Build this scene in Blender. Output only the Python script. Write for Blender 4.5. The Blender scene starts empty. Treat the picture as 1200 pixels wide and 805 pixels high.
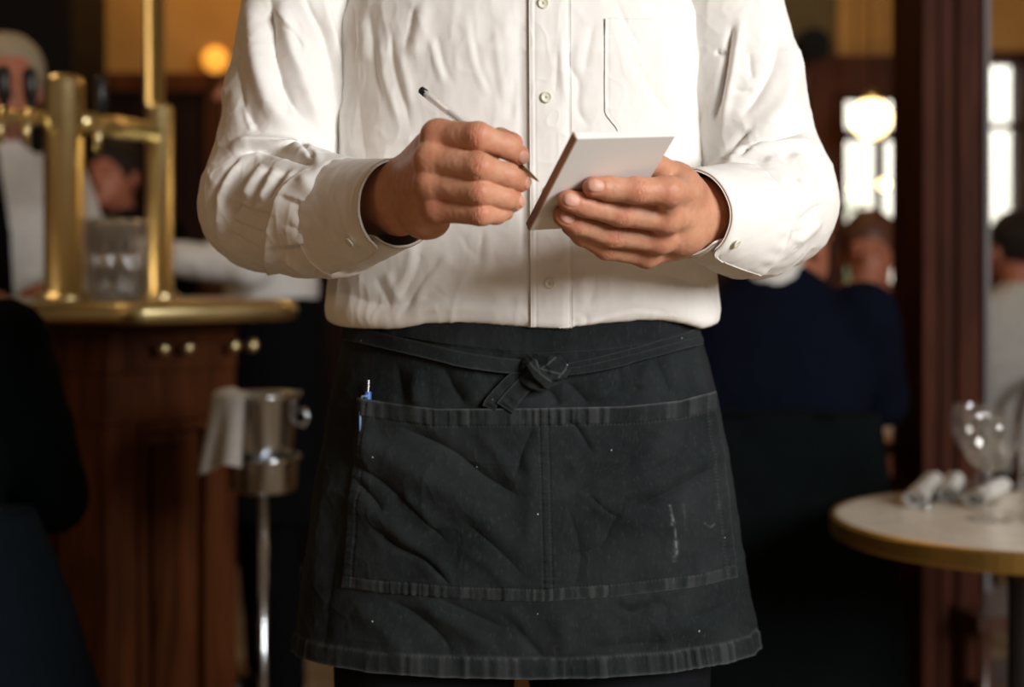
import bpy, bmesh, math, random
import numpy as np
from mathutils import Vector, Matrix

S = bpy.context.scene
COL = S.collection
R = math.radians
PI = math.pi
random.seed(7)

# ------------------------------------------------------------------ camera
EYE = np.array((0.0, 0.0, 1.15))
FPX, CX, HY = 1666.7, 600.0, 320.0            # focal length in pixels (1200 wide), centre column, horizon row
cam_d = bpy.data.cameras.new('camera')
cam_d.lens, cam_d.sensor_width, cam_d.sensor_fit = 50.0, 36.0, 'HORIZONTAL'
cam_d.shift_y = -(402.5 - HY) / 1200.0
cam_d.clip_start, cam_d.clip_end = 0.05, 100.0
cam_d.dof.use_dof = True
cam_d.dof.focus_distance = 1.262
cam_d.dof.aperture_fstop = 3.0
cam = bpy.data.objects.new('camera', cam_d)
cam.location = EYE
cam.rotation_euler = (R(90), 0, 0)
COL.objects.link(cam)
S.camera = cam

# ------------------------------------------------------------------ world, lights, exposure
W = bpy.data.worlds.new('world'); S.world = W; W.use_nodes = True
W.node_tree.nodes['Background'].inputs[0].default_value = (1.0, 0.66, 0.42, 1)
W.node_tree.nodes['Background'].inputs[1].default_value = 0.115

def area(name, loc, target, sx, sy, power, col):
    d = bpy.data.lights.new(name, 'AREA'); d.shape = 'RECTANGLE'; d.size, d.size_y = sx, sy
    d.energy, d.color = power, col
    o = bpy.data.objects.new(name, d); o.location = loc
    o.rotation_euler = (Vector(target) - Vector(loc)).to_track_quat('-Z', 'Y').to_euler()
    COL.objects.link(o); return o
def point(name, loc, power, col, rad=0.06):
    d = bpy.data.lights.new(name, 'POINT'); d.energy, d.color, d.shadow_soft_size = power, col, rad
    o = bpy.data.objects.new(name, d); o.location = loc; COL.objects.link(o); return o
# daylight through the cafe's front window, to the right of and behind the camera
area('front_window_daylight', (2.15, -0.95, 2.10), (0.0, 1.4, 1.15), 1.25, 1.25, 132, (1.0, 0.99, 0.975))

S.view_settings.view_transform = 'Standard'
S.view_settings.look = 'None'
S.view_settings.gamma = 1.0
S.view_settings.use_curve_mapping = False
S.view_settings.exposure = 0.0
S.cycles.use_denoising = True
S.cycles.max_bounces = 8
S.cycles.transparent_max_bounces = 12
S.cycles.sample_clamp_indirect = 6.0
S.cycles.caustics_reflective = False
S.cycles.caustics_refractive = False

# ------------------------------------------------------------------ helpers: points
def P(px, py, Y):
    return np.array(((px - CX) / FPX * Y, Y, EYE[2] - (py - HY) / FPX * Y))
def to_px(V):
    V = np.asarray(V); Y = np.maximum(V[..., 1], 1e-3)
    return CX + V[..., 0] / Y * FPX, HY - (V[..., 2] - EYE[2]) / Y * FPX
def unit(v):
    v = np.asarray(v, float); return v / (np.linalg.norm(v) + 1e-12)
def sstep(a, b, x):
    t = np.clip((x - a) / (b - a), 0, 1); return t * t * (3 - 2 * t)

# smooth value noise on a periodic lattice
_rng = np.random.RandomState(3)
_LAT = _rng.rand(32, 32, 32).astype(np.float32) * 2 - 1
def noise(V, scale, off=0.0):
    q = np.asarray(V, np.float32) * np.float32(1.0) * np.asarray(scale, np.float32) + np.float32(off) + 1000.0
    i = np.floor(q).astype(np.int32); f = q - i; f = f * f * (3 - 2 * f)
    out = 0
    for dx in (0, 1):
        wx = f[:, 0] if dx else 1 - f[:, 0]
        for dy in (0, 1):
            wy = f[:, 1] if dy else 1 - f[:, 1]
            for dz in (0, 1):
                wz = f[:, 2] if dz else 1 - f[:, 2]
                out = out + _LAT[(i[:, 0] + dx) & 31, (i[:, 1] + dy) & 31, (i[:, 2] + dz) & 31] * wx * wy * wz
    return out

def ridged(V, scale, off=0.0):
    """thin crease lines of crumpled cloth"""
    q = np.asarray(V, np.float32) * np.asarray(scale, np.float32); w = np.stack([noise(q, .7, off + 11), noise(q, .7, off + 23), noise(q, .7, off + 31)], 1)
    return (1 - np.abs(noise(q + .55 * w, 1.0, off))) ** 5

# ------------------------------------------------------------------ helpers: objects
def link(name, me, mat=None, parent=None):
    o = bpy.data.objects.new(name, me); COL.objects.link(o)
    if mat is not None:
        me.materials.clear(); me.materials.append(mat)
    if parent is not None:
        o.parent = parent
    return o
def tag(o, label=None, cat=None, group=None, kind=None):
    if label: o['label'] = label
    if cat: o['category'] = cat
    if group: o['group'] = group
    if kind: o['kind'] = kind
    return o
def empty(name, loc, rz=0.0, label=None, cat=None, group=None):
    o = bpy.data.objects.new(name, None); COL.objects.link(o)
    o.location = loc; o.rotation_euler = (0, 0, rz); o.empty_display_size = 0.05
    return tag(o, label, cat, group)
def mesh_np(name, V, Q, smooth=True, T=None):
    """V (n,3); Q (m,4) quads; T (k,3) triangles"""
    V = np.asarray(V, np.float32)
    Q = np.zeros((0, 4), np.int32) if Q is None else np.asarray(Q, np.int32)
    T = np.zeros((0, 3), np.int32) if T is None else np.asarray(T, np.int32)
    me = bpy.data.meshes.new(name)
    me.vertices.add(len(V)); me.vertices.foreach_set('co', V.ravel())
    nl = Q.size + T.size
    me.loops.add(nl); me.loops.foreach_set('vertex_index', np.concatenate([Q.ravel(), T.ravel()]).astype(np.int32))
    me.polygons.add(len(Q) + len(T))
    st = np.concatenate([np.arange(len(Q)) * 4, Q.size + np.arange(len(T)) * 3]).astype(np.int32)
    me.polygons.foreach_set('loop_start', st)
    me.polygons.foreach_set('loop_total', np.concatenate([np.full(len(Q), 4), np.full(len(T), 3)]).astype(np.int32))
    if smooth: me.polygons.foreach_set('use_smooth', np.ones(len(Q) + len(T), bool))
    me.update(calc_edges=True); me.validate()
    return me
def attr(me, name, vals):
    a = me.attributes.new(name, 'FLOAT', 'POINT'); a.data.foreach_set('value', np.asarray(vals, np.float32))
def bm_obj(name, bm, mat=None, parent=None, smooth=False, bevel=0.0, seg=2):
    if bevel > 0:
        es = [e for e in bm.edges if len(e.link_faces) == 2 and e.calc_face_angle(0) > 0.6]
        bmesh.ops.bevel(bm, geom=es, offset=bevel, segments=seg, affect='EDGES', profile=0.6, clamp_overlap=True)
    bmesh.ops.recalc_face_normals(bm, faces=bm.faces)
    me = bpy.data.meshes.new(name); bm.to_mesh(me); bm.free()
    if smooth:
        for p in me.polygons: p.use_smooth = True
    return link(name, me, mat, parent)
def bx(bm, x0, x1, y0, y1, z0, z1):
    v = [bm.verts.new(p) for p in ((x0, y0, z0), (x1, y0, z0), (x1, y1, z0), (x0, y1, z0), (x0, y0, z1), (x1, y0, z1), (x1, y1, z1), (x0, y1, z1))]
    for f in ((3, 2, 1, 0), (4, 5, 6, 7), (0, 1, 5, 4), (1, 2, 6, 5), (2, 3, 7, 6), (3, 0, 4, 7)):
        bm.faces.new([v[i] for i in f])
def box_obj(name, x0, x1, y0, y1, z0, z1, mat, parent=None, bevel=0.0):
    bm = bmesh.new(); bx(bm, x0, x1, y0, y1, z0, z1); return bm_obj(name, bm, mat, parent, bevel=bevel)
def lathe(bm, prof, n=32, c=(0, 0, 0)):
    """prof: list of (r, z)"""
    rings = []
    for r, z in prof:
        if r < 1e-6: rings.append([bm.verts.new((c[0], c[1], c[2] + z))])
        else: rings.append([bm.verts.new((c[0] + r * math.cos(2 * PI * k / n), c[1] + r * math.sin(2 * PI * k / n), c[2] + z)) for k in range(n)])
    for a, b in zip(rings[:-1], rings[1:]):
        for k in range(n):
            k2 = (k + 1) % n
            if len(a) == 1 and len(b) == 1: continue
            if len(a) == 1: bm.faces.new((a[0], b[k], b[k2]))
            elif len(b) == 1: bm.faces.new((a[k], a[k2], b[0]))
            else: bm.faces.new((a[k], a[k2], b[k2], b[k]))
def tube(bm, pts, rad, n=12, cap=True, flat=1.0, up=(0, 0, 1)):
    """tube along pts; rad number or list"""
    pts = [Vector(p) for p in pts]; m = len(pts)
    rad = [rad] * m if not hasattr(rad, '__len__') else rad
    rings = []; u = Vector(up)
    for i, p in enumerate(pts):
        t = (pts[min(i + 1, m - 1)] - pts[max(i - 1, 0)]).normalized()
        a = u - t * u.dot(t)
        if a.length < 1e-3: a = Vector((1, 0, 0)) - t * t.x
        a.normalize(); b = t.cross(a); u = a
        rings.append([bm.verts.new(p + (a * math.cos(2 * PI * k / n) * flat + b * math.sin(2 * PI * k / n)) * rad[i]) for k in range(n)])
    for r0, r1 in zip(rings[:-1], rings[1:]):
        for k in range(n): bm.faces.new((r0[k], r0[(k + 1) % n], r1[(k + 1) % n], r1[k]))
    if cap:
        bm.faces.new(rings[0][::-1]); bm.faces.new(rings[-1])

# ------------------------------------------------------------------ helpers: signed distance modelling
class Field:
    def __init__(self, lo, hi, h):
        self.lo = np.asarray(lo, np.float64); self.h = h
        self.n = np.ceil((np.asarray(hi) - self.lo) / h).astype(int) + 1
        self.F = np.full(self.n, 1.0, np.float32)
    def block(self, lo, hi):
        a = np.clip(np.floor((np.asarray(lo) - self.lo) / self.h).astype(int), 0, self.n)
        b = np.clip(np.ceil((np.asarray(hi) - self.lo) / self.h).astype(int) + 1, 0, self.n)
        if np.any(b <= a): return None
        sl = tuple(slice(a[i], b[i]) for i in range(3))
        g = [(self.lo[i] + np.arange(a[i], b[i]) * self.h).astype(np.float32) for i in range(3)]
        return sl, g[0][:, None, None], g[1][None, :, None], g[2][None, None, :]
    def add(self, prim, k=0.0, sub=False):
        lo, hi, fn = prim; pad = max(k * 2.0, 4 * self.h)
        blk = self.block(lo - pad, hi + pad)
        if blk is None: return
        sl, x, y, z = blk
        d = fn(x, y, z); f = self.F[sl]
        if sub:
            d = -d
            if k > 0:
                hh = np.maximum(k - np.abs(f - d), 0) / k; self.F[sl] = np.maximum(f, d) + hh * hh * k * 0.25
            else: self.F[sl] = np.maximum(f, d)
        else:
            if k > 0:
                hh = np.maximum(k - np.abs(f - d), 0) / k; self.F[sl] = np.minimum(f, d) - hh * hh * k * 0.25
            else: self.F[sl] = np.minimum(f, d)
    def merge(self, other, k=0.0):
        f, d = self.F, other.F
        if k > 0:
            hh = np.maximum(k - np.abs(f - d), 0) / k; self.F = np.minimum(f, d) - hh * hh * np.float32(k * 0.25)
        else: self.F = np.minimum(f, d)
    def mesh(self, smooth=2):
        V, Q = surface_nets(self.F, self.lo, self.h)
        return laplace(V, Q, smooth), Q
def cone(a, b, ra, rb):
    a = np.asarray(a, np.float32); b = np.asarray(b, np.float32); r = max(ra, rb); ab = b - a; L2 = float(ab @ ab) + 1e-12
    def fn(x, y, z):
        px, py, pz = x - a[0], y - a[1], z - a[2]
        t = np.clip((px * ab[0] + py * ab[1] + pz * ab[2]) / np.float32(L2), 0, 1)
        dx, dy, dz = px - ab[0] * t, py - ab[1] * t, pz - ab[2] * t
        return np.sqrt(dx * dx + dy * dy + dz * dz) - (ra + (rb - ra) * t)
    return np.minimum(a, b) - r, np.maximum(a, b) + r, fn
def ellip(c, r, axes=None):
    c = np.asarray(c, np.float32); r = np.asarray(r, np.float32); A = np.eye(3, dtype=np.float32) if axes is None else np.asarray(axes, np.float32)
    m = float(r.max())
    def fn(x, y, z):
        px, py, pz = x - c[0], y - c[1], z - c[2]
        s0 = s1 = 0
        for i in range(3):
            q = px * A[i, 0] + py * A[i, 1] + pz * A[i, 2]
            s0 = s0 + (q / r[i]) ** 2; s1 = s1 + (q / (r[i] * r[i])) ** 2
        k0 = np.sqrt(s0); return (k0 * (k0 - 1) / (np.sqrt(s1) + 1e-6)).astype(np.float32)
    return c - m, c + m, fn
def loft(zs, cxs, cys, aa, bb, ex=2.2):
    """vertical body of (super)elliptical sections"""
    zs = np.asarray(zs, float)
    lo = np.array((min(np.array(cxs) - aa), min(np.array(cys) - bb), zs[0])); hi = np.array((max(np.array(cxs) + aa), max(np.array(cys) + bb), zs[-1]))
    def fn(x, y, z):
        zz = np.clip(z, zs[0], zs[-1])
        I = lambda v: np.interp(zz.ravel(), zs, v).reshape(zz.shape).astype(np.float32)
        cx, cy, a, b = I(cxs), I(cys), I(aa), I(bb)
        k = (np.abs((x - cx) / a) ** ex + np.abs((y - cy) / b) ** ex) ** (1 / ex)
        d = (k - 1) * np.minimum(a, b) * 1.05
        return np.maximum(d, np.maximum(zs[0] - z, z - zs[-1])).astype(np.float32)
    return lo, hi, fn
_CO = np.array([(i, j, k) for i in (0, 1) for j in (0, 1) for k in (0, 1)])
_ED = [(a, b) for a in range(8) for b in range(a + 1, 8) if np.abs(_CO[a] - _CO[b]).sum() == 1]
def surface_nets(F, lo, h):
    s = F < 0; n = np.array(F.shape)
    cnt = np.zeros(n - 1, np.int8)
    for c in _CO: cnt += s[c[0]:n[0] - 1 + c[0], c[1]:n[1] - 1 + c[1], c[2]:n[2] - 1 + c[2]]
    act = (cnt > 0) & (cnt < 8)
    ci = np.argwhere(act)
    val = np.stack([F[ci[:, 0] + c[0], ci[:, 1] + c[1], ci[:, 2] + c[2]] for c in _CO], 1)
    acc = np.zeros((len(ci), 3)); w = np.zeros(len(ci))
    for a, b in _ED:
        va, vb = val[:, a], val[:, b]; m = (va < 0) != (vb < 0)
        t = np.where(m, va / np.where(m, va - vb, 1), 0)
        acc += m[:, None] * (_CO[a] + t[:, None] * (_CO[b] - _CO[a])); w += m
    V = lo + (ci + acc / w[:, None]) * h
    idx = np.full(n - 1, -1, np.int32); idx[act] = np.arange(len(ci))
    Q = []
    for ax in range(3):
        sh = [slice(None)] * 3; sh2 = [slice(None)] * 3; sh[ax] = slice(0, -1); sh2[ax] = slice(1, None)
        d = s[tuple(sh)] != s[tuple(sh2)]
        o1, o2 = [k for k in range(3) if k != ax]
        e = np.argwhere(d); keep = (e[:, o1] > 0) & (e[:, o2] > 0) & (e[:, o1] < n[o1] - 1) & (e[:, o2] < n[o2] - 1); e = e[keep]
        def cell(d1, d2):
            q = e.copy(); q[:, o1] += d1; q[:, o2] += d2; return idx[q[:, 0], q[:, 1], q[:, 2]]
        q = np.stack([cell(-1, -1), cell(0, -1), cell(0, 0), cell(-1, 0)], 1)
        neg = s[e[:, 0], e[:, 1], e[:, 2]]
        if ax == 1: neg = ~neg
        q[~neg] = q[~neg][:, ::-1]
        Q.append(q)
    Q = np.concatenate(Q); Q = Q[(Q >= 0).all(1)]
    return V, Q
def laplace(V, Q, it=2, lam=0.6, W=None):
    if it <= 0: return V
    e = np.concatenate([Q[:, [0, 1]], Q[:, [1, 2]], Q[:, [2, 3]], Q[:, [3, 0]]])
    a = np.concatenate([e[:, 0], e[:, 1]]); b = np.concatenate([e[:, 1], e[:, 0]])
    c = np.bincount(a, minlength=len(V))
    for _ in range(it):
        for s in (lam, -lam * 1.02):
            M = np.stack([np.bincount(a, V[b, i], minlength=len(V)) for i in range(3)], 1) / np.maximum(c, 1)[:, None]
            V = V + (M - V) * (s if W is None else (s * W)[:, None])
    return V
def normals(V, Q):
    n = np.cross(V[Q[:, 2]] - V[Q[:, 0]], V[Q[:, 3]] - V[Q[:, 1]])
    N = np.stack([sum(np.bincount(Q[:, k], n[:, i], minlength=len(V)) for k in range(4)) for i in range(3)], 1)
    return N / (np.linalg.norm(N, axis=1, keepdims=True) + 1e-12)
def polydist(X, Y, pts):
    """distance and signed side from points (X,Y) to a polyline; sign: + on the right-hand side walking down the list (image axes)"""
    best = np.full(len(X), 1e9); sgn = np.zeros(len(X)); tt = np.zeros(len(X))
    L = [math.dist(a, b) for a, b in zip(pts[:-1], pts[1:])]; tot = sum(L); acc = 0
    for (a, b), l in zip(zip(pts[:-1], pts[1:]), L):
        ux, uy = (b[0] - a[0]) / l, (b[1] - a[1]) / l
        s = (X - a[0]) * ux + (Y - a[1]) * uy; sc = np.clip(s, 0, l)
        dx, dy = X - a[0] - ux * sc, Y - a[1] - uy * sc; d = np.hypot(dx, dy)
        m = d < best
        best = np.where(m, d, best); sgn = np.where(m, np.sign(ux * (Y - a[1]) - uy * (X - a[0])), sgn); tt = np.where(m, (acc + sc) / tot, tt)
        acc += l
    return best, sgn, tt
def curve_pts(pts, n=6):
    """Catmull-Rom through 2-D / 3-D points"""
    p = [np.asarray(q, float) for q in pts]
    if len(p) < 3: return [tuple(q) for q in p]
    p = [2 * p[0] - p[1]] + p + [2 * p[-1] - p[-2]]; out = []
    for i in range(1, len(p) - 2):
        for k in range(n):
            t = k / n
            out.append(tuple(0.5 * (2 * p[i] + (p[i + 1] - p[i - 1]) * t + (2 * p[i - 1] - 5 * p[i] + 4 * p[i + 1] - p[i + 2]) * t * t + (3 * p[i] - p[i - 1] - 3 * p[i + 1] + p[i + 2]) * t ** 3)))
    out.append(tuple(p[-2])); return out
def folds(V, N, spec, face=True, mm=1e-3):
    """sum of fold heights at vertices. spec: (kind, amplitude mm, width, points). g = ridge / valley, s = step, high side on the right of the line"""
    X, Y = to_px(V); H = np.zeros(len(V))
    for kind, A, w, pts in spec:
        pts = curve_pts(pts, 4)
        xs = [p[0] for p in pts]; ys = [p[1] for p in pts]; r = w * (7 if kind == 's' else 3.2)
        m = np.where((X > min(xs) - r) & (X < max(xs) + r) & (Y > min(ys) - r) & (Y < max(ys) + r))[0]
        if len(m) == 0: continue
        d, sg, t = polydist(X[m], Y[m], pts)
        env = np.minimum(1, np.minimum(t, 1 - t) * 5 + 0.12)
        if kind == 'g': h = (np.exp(-(d / w) ** 2) if A > 0 else .42 * np.exp(-(d / (w * 1.0)) ** 2) + .70 * np.exp(-d / (w * .42))) * env
        else:
            sd = d * sg
            h = np.where(sd > 0, np.exp(-sd / (w * 2.2)) * sstep(-1.6, 1.6, sd), np.exp(sd / 2.0) * sstep(-1.6, 1.6, sd)) * env * np.exp(-np.maximum(d - 3, 0) / (w * 3))
        H[m] += A * mm * h
    H *= 1.30
    if face:
        view = V - EYE; view /= np.linalg.norm(view, axis=1, keepdims=True)
        H *= sstep(-0.15, 0.25, -(view * N).sum(1))
    return H
# ------------------------------------------------------------------ materials
def mat(name, col=(0.5, 0.5, 0.5), rough=0.6, metal=0.0, **kw):
    m = bpy.data.materials.new(name); m.use_nodes = True
    b = m.node_tree.nodes['Principled BSDF']
    b.inputs['Base Color'].default_value = (*col, 1); b.inputs['Roughness'].default_value = rough; b.inputs['Metallic'].default_value = metal
    for k, v in kw.items():
        n = k.replace('_', ' ')
        for s in b.inputs:
            if s.name.lower() == n.lower(): s.default_value = v
    return m
class NT:
    def __init__(self, m):
        self.t = m.node_tree; self.b = self.t.nodes['Principled BSDF']; self.co = None
    def n(self, typ, **props):
        x = self.t.nodes.new(typ)
        for k, v in props.items(): setattr(x, k, v)
        return x
    def l(self, a, b): self.t.links.new(a, b)
    def coord(self, scale=(1, 1, 1)):
        c = self.n('ShaderNodeTexCoord'); mp = self.n('ShaderNodeMapping'); mp.inputs['Scale'].default_value = scale
        self.l(c.outputs['Object'], mp.inputs[0]); return mp.outputs[0]
    def noise(self, scale, detail=3, vec=None, rough=0.55, dist=0.0):
        x = self.n('ShaderNodeTexNoise'); x.inputs['Scale'].default_value = scale; x.inputs['Detail'].default_value = detail
        x.inputs['Roughness'].default_value = rough; x.inputs['Distortion'].default_value = dist
        self.l(vec if vec is not None else self.coord(), x.inputs['Vector']); return x.outputs['Fac']
    def ramp(self, fac, stops):
        r = self.n('ShaderNodeValToRGB')
        while len(r.color_ramp.elements) < len(stops): r.color_ramp.elements.new(0.5)
        for e, (p, c) in zip(r.color_ramp.elements, stops):
            e.position = p; e.color = (*c, 1) if hasattr(c, '__len__') else (c, c, c, 1)
        self.l(fac, r.inputs[0]); return r.outputs[0]
    def mix(self, fac, a, b, mode='MIX'):
        x = self.n('ShaderNodeMix', data_type='RGBA', blend_type=mode)
        for s, v in ((x.inputs[0], fac), (x.inputs[6], a), (x.inputs[7], b)):
            if hasattr(v, 'links'): self.l(v, s)
            elif hasattr(v, '__len__'): s.default_value = (*v, 1)
            else: s.default_value = v
        return x.outputs[2]
    def attr(self, name):
        a = self.n('ShaderNodeAttribute', attribute_name=name); return a.outputs['Fac']
    def math(self, op, a, b=0.0):
        x = self.n('ShaderNodeMath', operation=op)
        for s, v in zip(x.inputs, (a, b)):
            if hasattr(v, 'links'): self.l(v, s)
            else: s.default_value = v
        return x.outputs[0]
    def bump(self, h, strength=0.3, dist=0.001):
        b = self.n('ShaderNodeBump'); b.inputs['Strength'].default_value = strength; b.inputs['Distance'].default_value = dist
        self.l(h, b.inputs['Height']); self.l(b.outputs[0], self.b.inputs['Normal']); return b
    def base(self, c): self.l(c, self.b.inputs['Base Color'])

# skin: pigment redder at the knuckles, wrinkle lines shaded too (vertex attribute), pale pink nails
def skin_mat(name, base, red):
    m = mat(name, base, 0.48, Subsurface_Weight=0.12, Specular_IOR_Level=0.4)
    m.node_tree.nodes['Principled BSDF'].inputs['Subsurface Radius'].default_value = (1.0, 0.35, 0.2)
    m.node_tree.nodes['Principled BSDF'].inputs['Subsurface Scale'].default_value = 0.006
    t = NT(m); v = t.coord()
    mott = t.ramp(t.noise(140, 4, v), [(0.35, 0.0), (0.7, 1.0)])
    c = t.mix(t.math('MULTIPLY', mott, 0.35), base, red)
    c = t.mix(t.attr('tint'), c, red)
    c = t.mix(t.attr('nail'), c, (0.60, 0.325, 0.245)); t.base(c)
    r = t.math('SUBTRACT', 0.5, t.math('MULTIPLY', t.attr('nail'), 0.08)); t.l(r, t.b.inputs['Roughness'])
    h = t.math('ADD', t.noise(900, 3, v), t.math('MULTIPLY', t.noise(260, 3, v), 0.8))
    t.bump(h, 0.3, 0.0006); return m
M_SKIN = skin_mat('skin', (0.57, 0.30, 0.185), (0.47, 0.135, 0.075))
M_SKIN_PALE = skin_mat('skin_ruddy', (0.40, 0.15, 0.085), (0.33, 0.09, 0.05))

def cloth_mat(name, col, rough=0.85, bump=0.25, weave=1500, wear=None, sheen=0.0, mott=0.06):
    m = mat(name, col, rough, Sheen_Weight=sheen, Sheen_Roughness=0.5, Specular_IOR_Level=0.25 if max(col) > .1 else 0.06); t = NT(m)
    v = t.coord(); n1 = t.noise(weave, 2, v); n2 = t.noise(60, 4, v)
    c2 = tuple(max(0.0, x * (1 - mott * 3)) for x in col)
    c = t.mix(t.ramp(n2, [(0.3, 0.0), (0.75, 1.0)]), c2, col)
    if wear: c = t.mix(t.attr('wear'), c, wear)
    t.base(c)
    t.bump(t.math('ADD', n1, t.math('MULTIPLY', n2, 1.2)), bump, 0.0006)
    return m
M_SHIRT = cloth_mat('white_shirt_cotton', (0.84, 0.82, 0.785), 0.8, 0.22, 1100, mott=0.015)
M_BUTTON = mat('shell_button', (0.80, 0.78, 0.66), 0.3, Coat_Weight=0.3)
M_THREAD_W = mat('white_thread', (0.60, 0.57, 0.52), 0.8)
M_TROUSER = cloth_mat('black_wool', (0.008, 0.009, 0.011), 0.9)
M_LEATHER = mat('black_leather', (0.012, 0.011, 0.010), 0.35)
M_HAIR_D = mat('dark_hair', (0.02, 0.013, 0.009), 0.6, Specular_IOR_Level=0.2); _h = NT(M_HAIR_D); _h.bump(_h.noise(60, 4, _h.coord((3, 3, .4))), 1.0, .01)
# apron: washed black twill, paler at the worn seams, lint and scuffs
M_APRON = bpy.data.materials.new('black_twill'); M_APRON.use_nodes = True
def _apron():
    t = NT(M_APRON); b = t.b; b.inputs['Roughness'].default_value = 0.82; b.inputs['Specular IOR Level'].default_value = 0.05
    b.inputs['Sheen Weight'].default_value = 0.015; b.inputs['Sheen Roughness'].default_value = 0.5
    v = t.coord(); fade = t.noise(14, 5, v, 0.6)
    c = t.mix(t.ramp(fade, [(0.3, 0.0), (0.75, 1.0)]), (0.0092, 0.0118, 0.0126), (0.0235, 0.0275, 0.0290))
    fib = t.noise(420, 3, t.coord((1, 1, 0.35)))
    c = t.mix(t.ramp(fib, [(0.55, 0.0), (0.8, 0.5)]), c, (0.042, 0.047, 0.049))
    c = t.mix(t.attr('wear'), c, (0.15, 0.158, 0.158))
    vo = t.n('ShaderNodeTexVoronoi'); vo.inputs['Scale'].default_value = 70; vo.inputs['Randomness'].default_value = 1; t.l(v, vo.inputs['Vector'])
    sel = t.n('ShaderNodeSeparateColor'); t.l(vo.outputs['Color'], sel.inputs[0])
    spot = t.math('MULTIPLY', t.math('LESS_THAN', vo.outputs['Distance'], 0.050), t.math('GREATER_THAN', sel.outputs[0], 0.86))
    c = t.mix(spot, c, (0.45, 0.43, 0.38)); t.base(c)
    w = t.n('ShaderNodeTexWave', bands_direction='DIAGONAL'); w.inputs['Scale'].default_value = 330; w.inputs['Distortion'].default_value = 1.0; t.l(v, w.inputs['Vector'])
    t.bump(t.math('ADD', t.math('MULTIPLY', w.outputs['Fac'], 0.35), t.math('ADD', t.noise(900, 2, v), t.math('MULTIPLY', t.noise(120, 4, v), 1.0))), 0.35, 0.0007)
_apron()
M_PAPER = mat('paper', (0.80, 0.79, 0.77), 0.75)
M_CARD = mat('kraft_card', (0.36, 0.22, 0.14), 0.7)
M_CLEAR = mat('clear_plastic', (0.90, 0.87, 0.82), 0.12, Alpha=0.34, Specular_IOR_Level=0.7)
M_INK = mat('black_plastic', (0.012, 0.012, 0.014), 0.3)
M_BRASS_TIP = mat('brass_tip', (0.55, 0.40, 0.20), 0.3, 1.0)
M_BLUE = mat('blue_plastic', (0.06, 0.16, 0.50), 0.25)
M_CHROME = mat('chrome', (0.75, 0.77, 0.78), 0.16, 1.0)
# ------------------------------------------------------------------ room shell
def wood_mat(name, dark, light, rough=0.35, scale=1.0, coat=0.3):
    m = mat(name, light, rough, Coat_Weight=coat, Coat_Roughness=0.25); t = NT(m); v = t.coord((9 * scale, 9 * scale, 0.9 * scale))
    n = t.noise(3.0, 6, v, 0.6, 1.2); t.base(t.ramp(n, [(0.3, dark), (0.7, light)])); t.bump(n, 0.12, 0.001); return m
M_WOOD = wood_mat('mahogany', (0.030, 0.008, 0.0025), (0.115, 0.034, 0.010), 0.45, coat=0.06)
M_WOOD_D = wood_mat('dark_mahogany', (0.010, 0.004, 0.0025), (0.026, 0.010, 0.006), 0.6, coat=0.0)
M_WOOD_P = wood_mat('pillar_mahogany', (0.030, 0.0085, 0.0045), (0.075, 0.022, 0.0115), 0.6, coat=0.0)
M_PLASTER = mat('amber_plaster', (0.50, 0.27, 0.075), 0.9)
_t = NT(M_PLASTER); _t.base(_t.ramp(_t.noise(3.0, 4), [(0.3, (0.34, 0.16, 0.03)), (0.7, (0.46, 0.24, 0.06))]))
M_CEIL = mat('smoked_cream', (0.40, 0.29, 0.15), 0.9)
M_BRASS = mat('brass', (0.92, 0.78, 0.42), 0.38, 1.0)
_t = NT(M_BRASS); _t.l(_t.ramp(_t.noise(18.0, 4), [(0.3, 0.27), (0.75, 0.35)]), _t.b.inputs['Roughness'])
M_BRASS_OLD = mat('old_brass', (0.50, 0.33, 0.10), 0.38, 1.0)
M_GLASS = mat('window_glass', (0.9, 0.92, 0.9), 0.02, Alpha=0.12, Specular_IOR_Level=0.5)
M_TUMBLER = mat('clear_glass', (0.85, 0.86, 0.86), 0.06, Alpha=0.16, Specular_IOR_Level=1.0, Coat_Weight=0.6, Coat_Roughness=0.05)
def _glass(m):
    t = NT(m); lw = t.n('ShaderNodeLayerWeight'); lw.inputs['Blend'].default_value = .32
    tr = t.n('ShaderNodeBsdfTransparent'); tr.inputs[0].default_value = (.97, .97, .96, 1); mx = t.n('ShaderNodeMixShader')
    t.b.inputs['Metallic'].default_value = .8; t.b.inputs['Roughness'].default_value = .07; t.b.inputs['Base Color'].default_value = (.9, .9, .9, 1); t.b.inputs['Alpha'].default_value = 1
    t.l(t.ramp(lw.outputs['Facing'], [(0.0, .08), (.5, .15), (.85, .55), (1.0, .9)]), mx.inputs[0]); t.l(tr.outputs[0], mx.inputs[1]); t.l(t.b.outputs[0], mx.inputs[2])
    t.l(mx.outputs[0], t.t.nodes['Material Output'].inputs[0])
_glass(M_TUMBLER)
for _m in (M_WOOD, M_WOOD_P, M_WOOD_D): _m.node_tree.nodes['Principled BSDF'].inputs['Specular IOR Level'].default_value = .07
M_FLOOR = mat('worn_tile', (0.4, 0.33, 0.25), 0.45); _t = NT(M_FLOOR)
_ck = _t.n('ShaderNodeTexBrick'); _ck.inputs['Scale'].default_value = 3.2; _ck.inputs['Color1'].default_value = (.46, .36, .24, 1); _ck.inputs['Color2'].default_value = (.30, .20, .11, 1); _ck.inputs['Mortar'].default_value = (.10, .07, .05, 1)
_ck.inputs['Mortar Size'].default_value = .015; _ck.inputs['Brick Width'].default_value = .5; _ck.inputs['Row Height'].default_value = .5; _ck.offset = 0; _t.l(_t.coord(), _ck.inputs['Vector'])
_t.base(_t.mix(_t.ramp(_t.noise(5, 5), [(.3, 0.), (.8, .6)]), _ck.outputs['Color'], (.22, .15, .09)))
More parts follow.
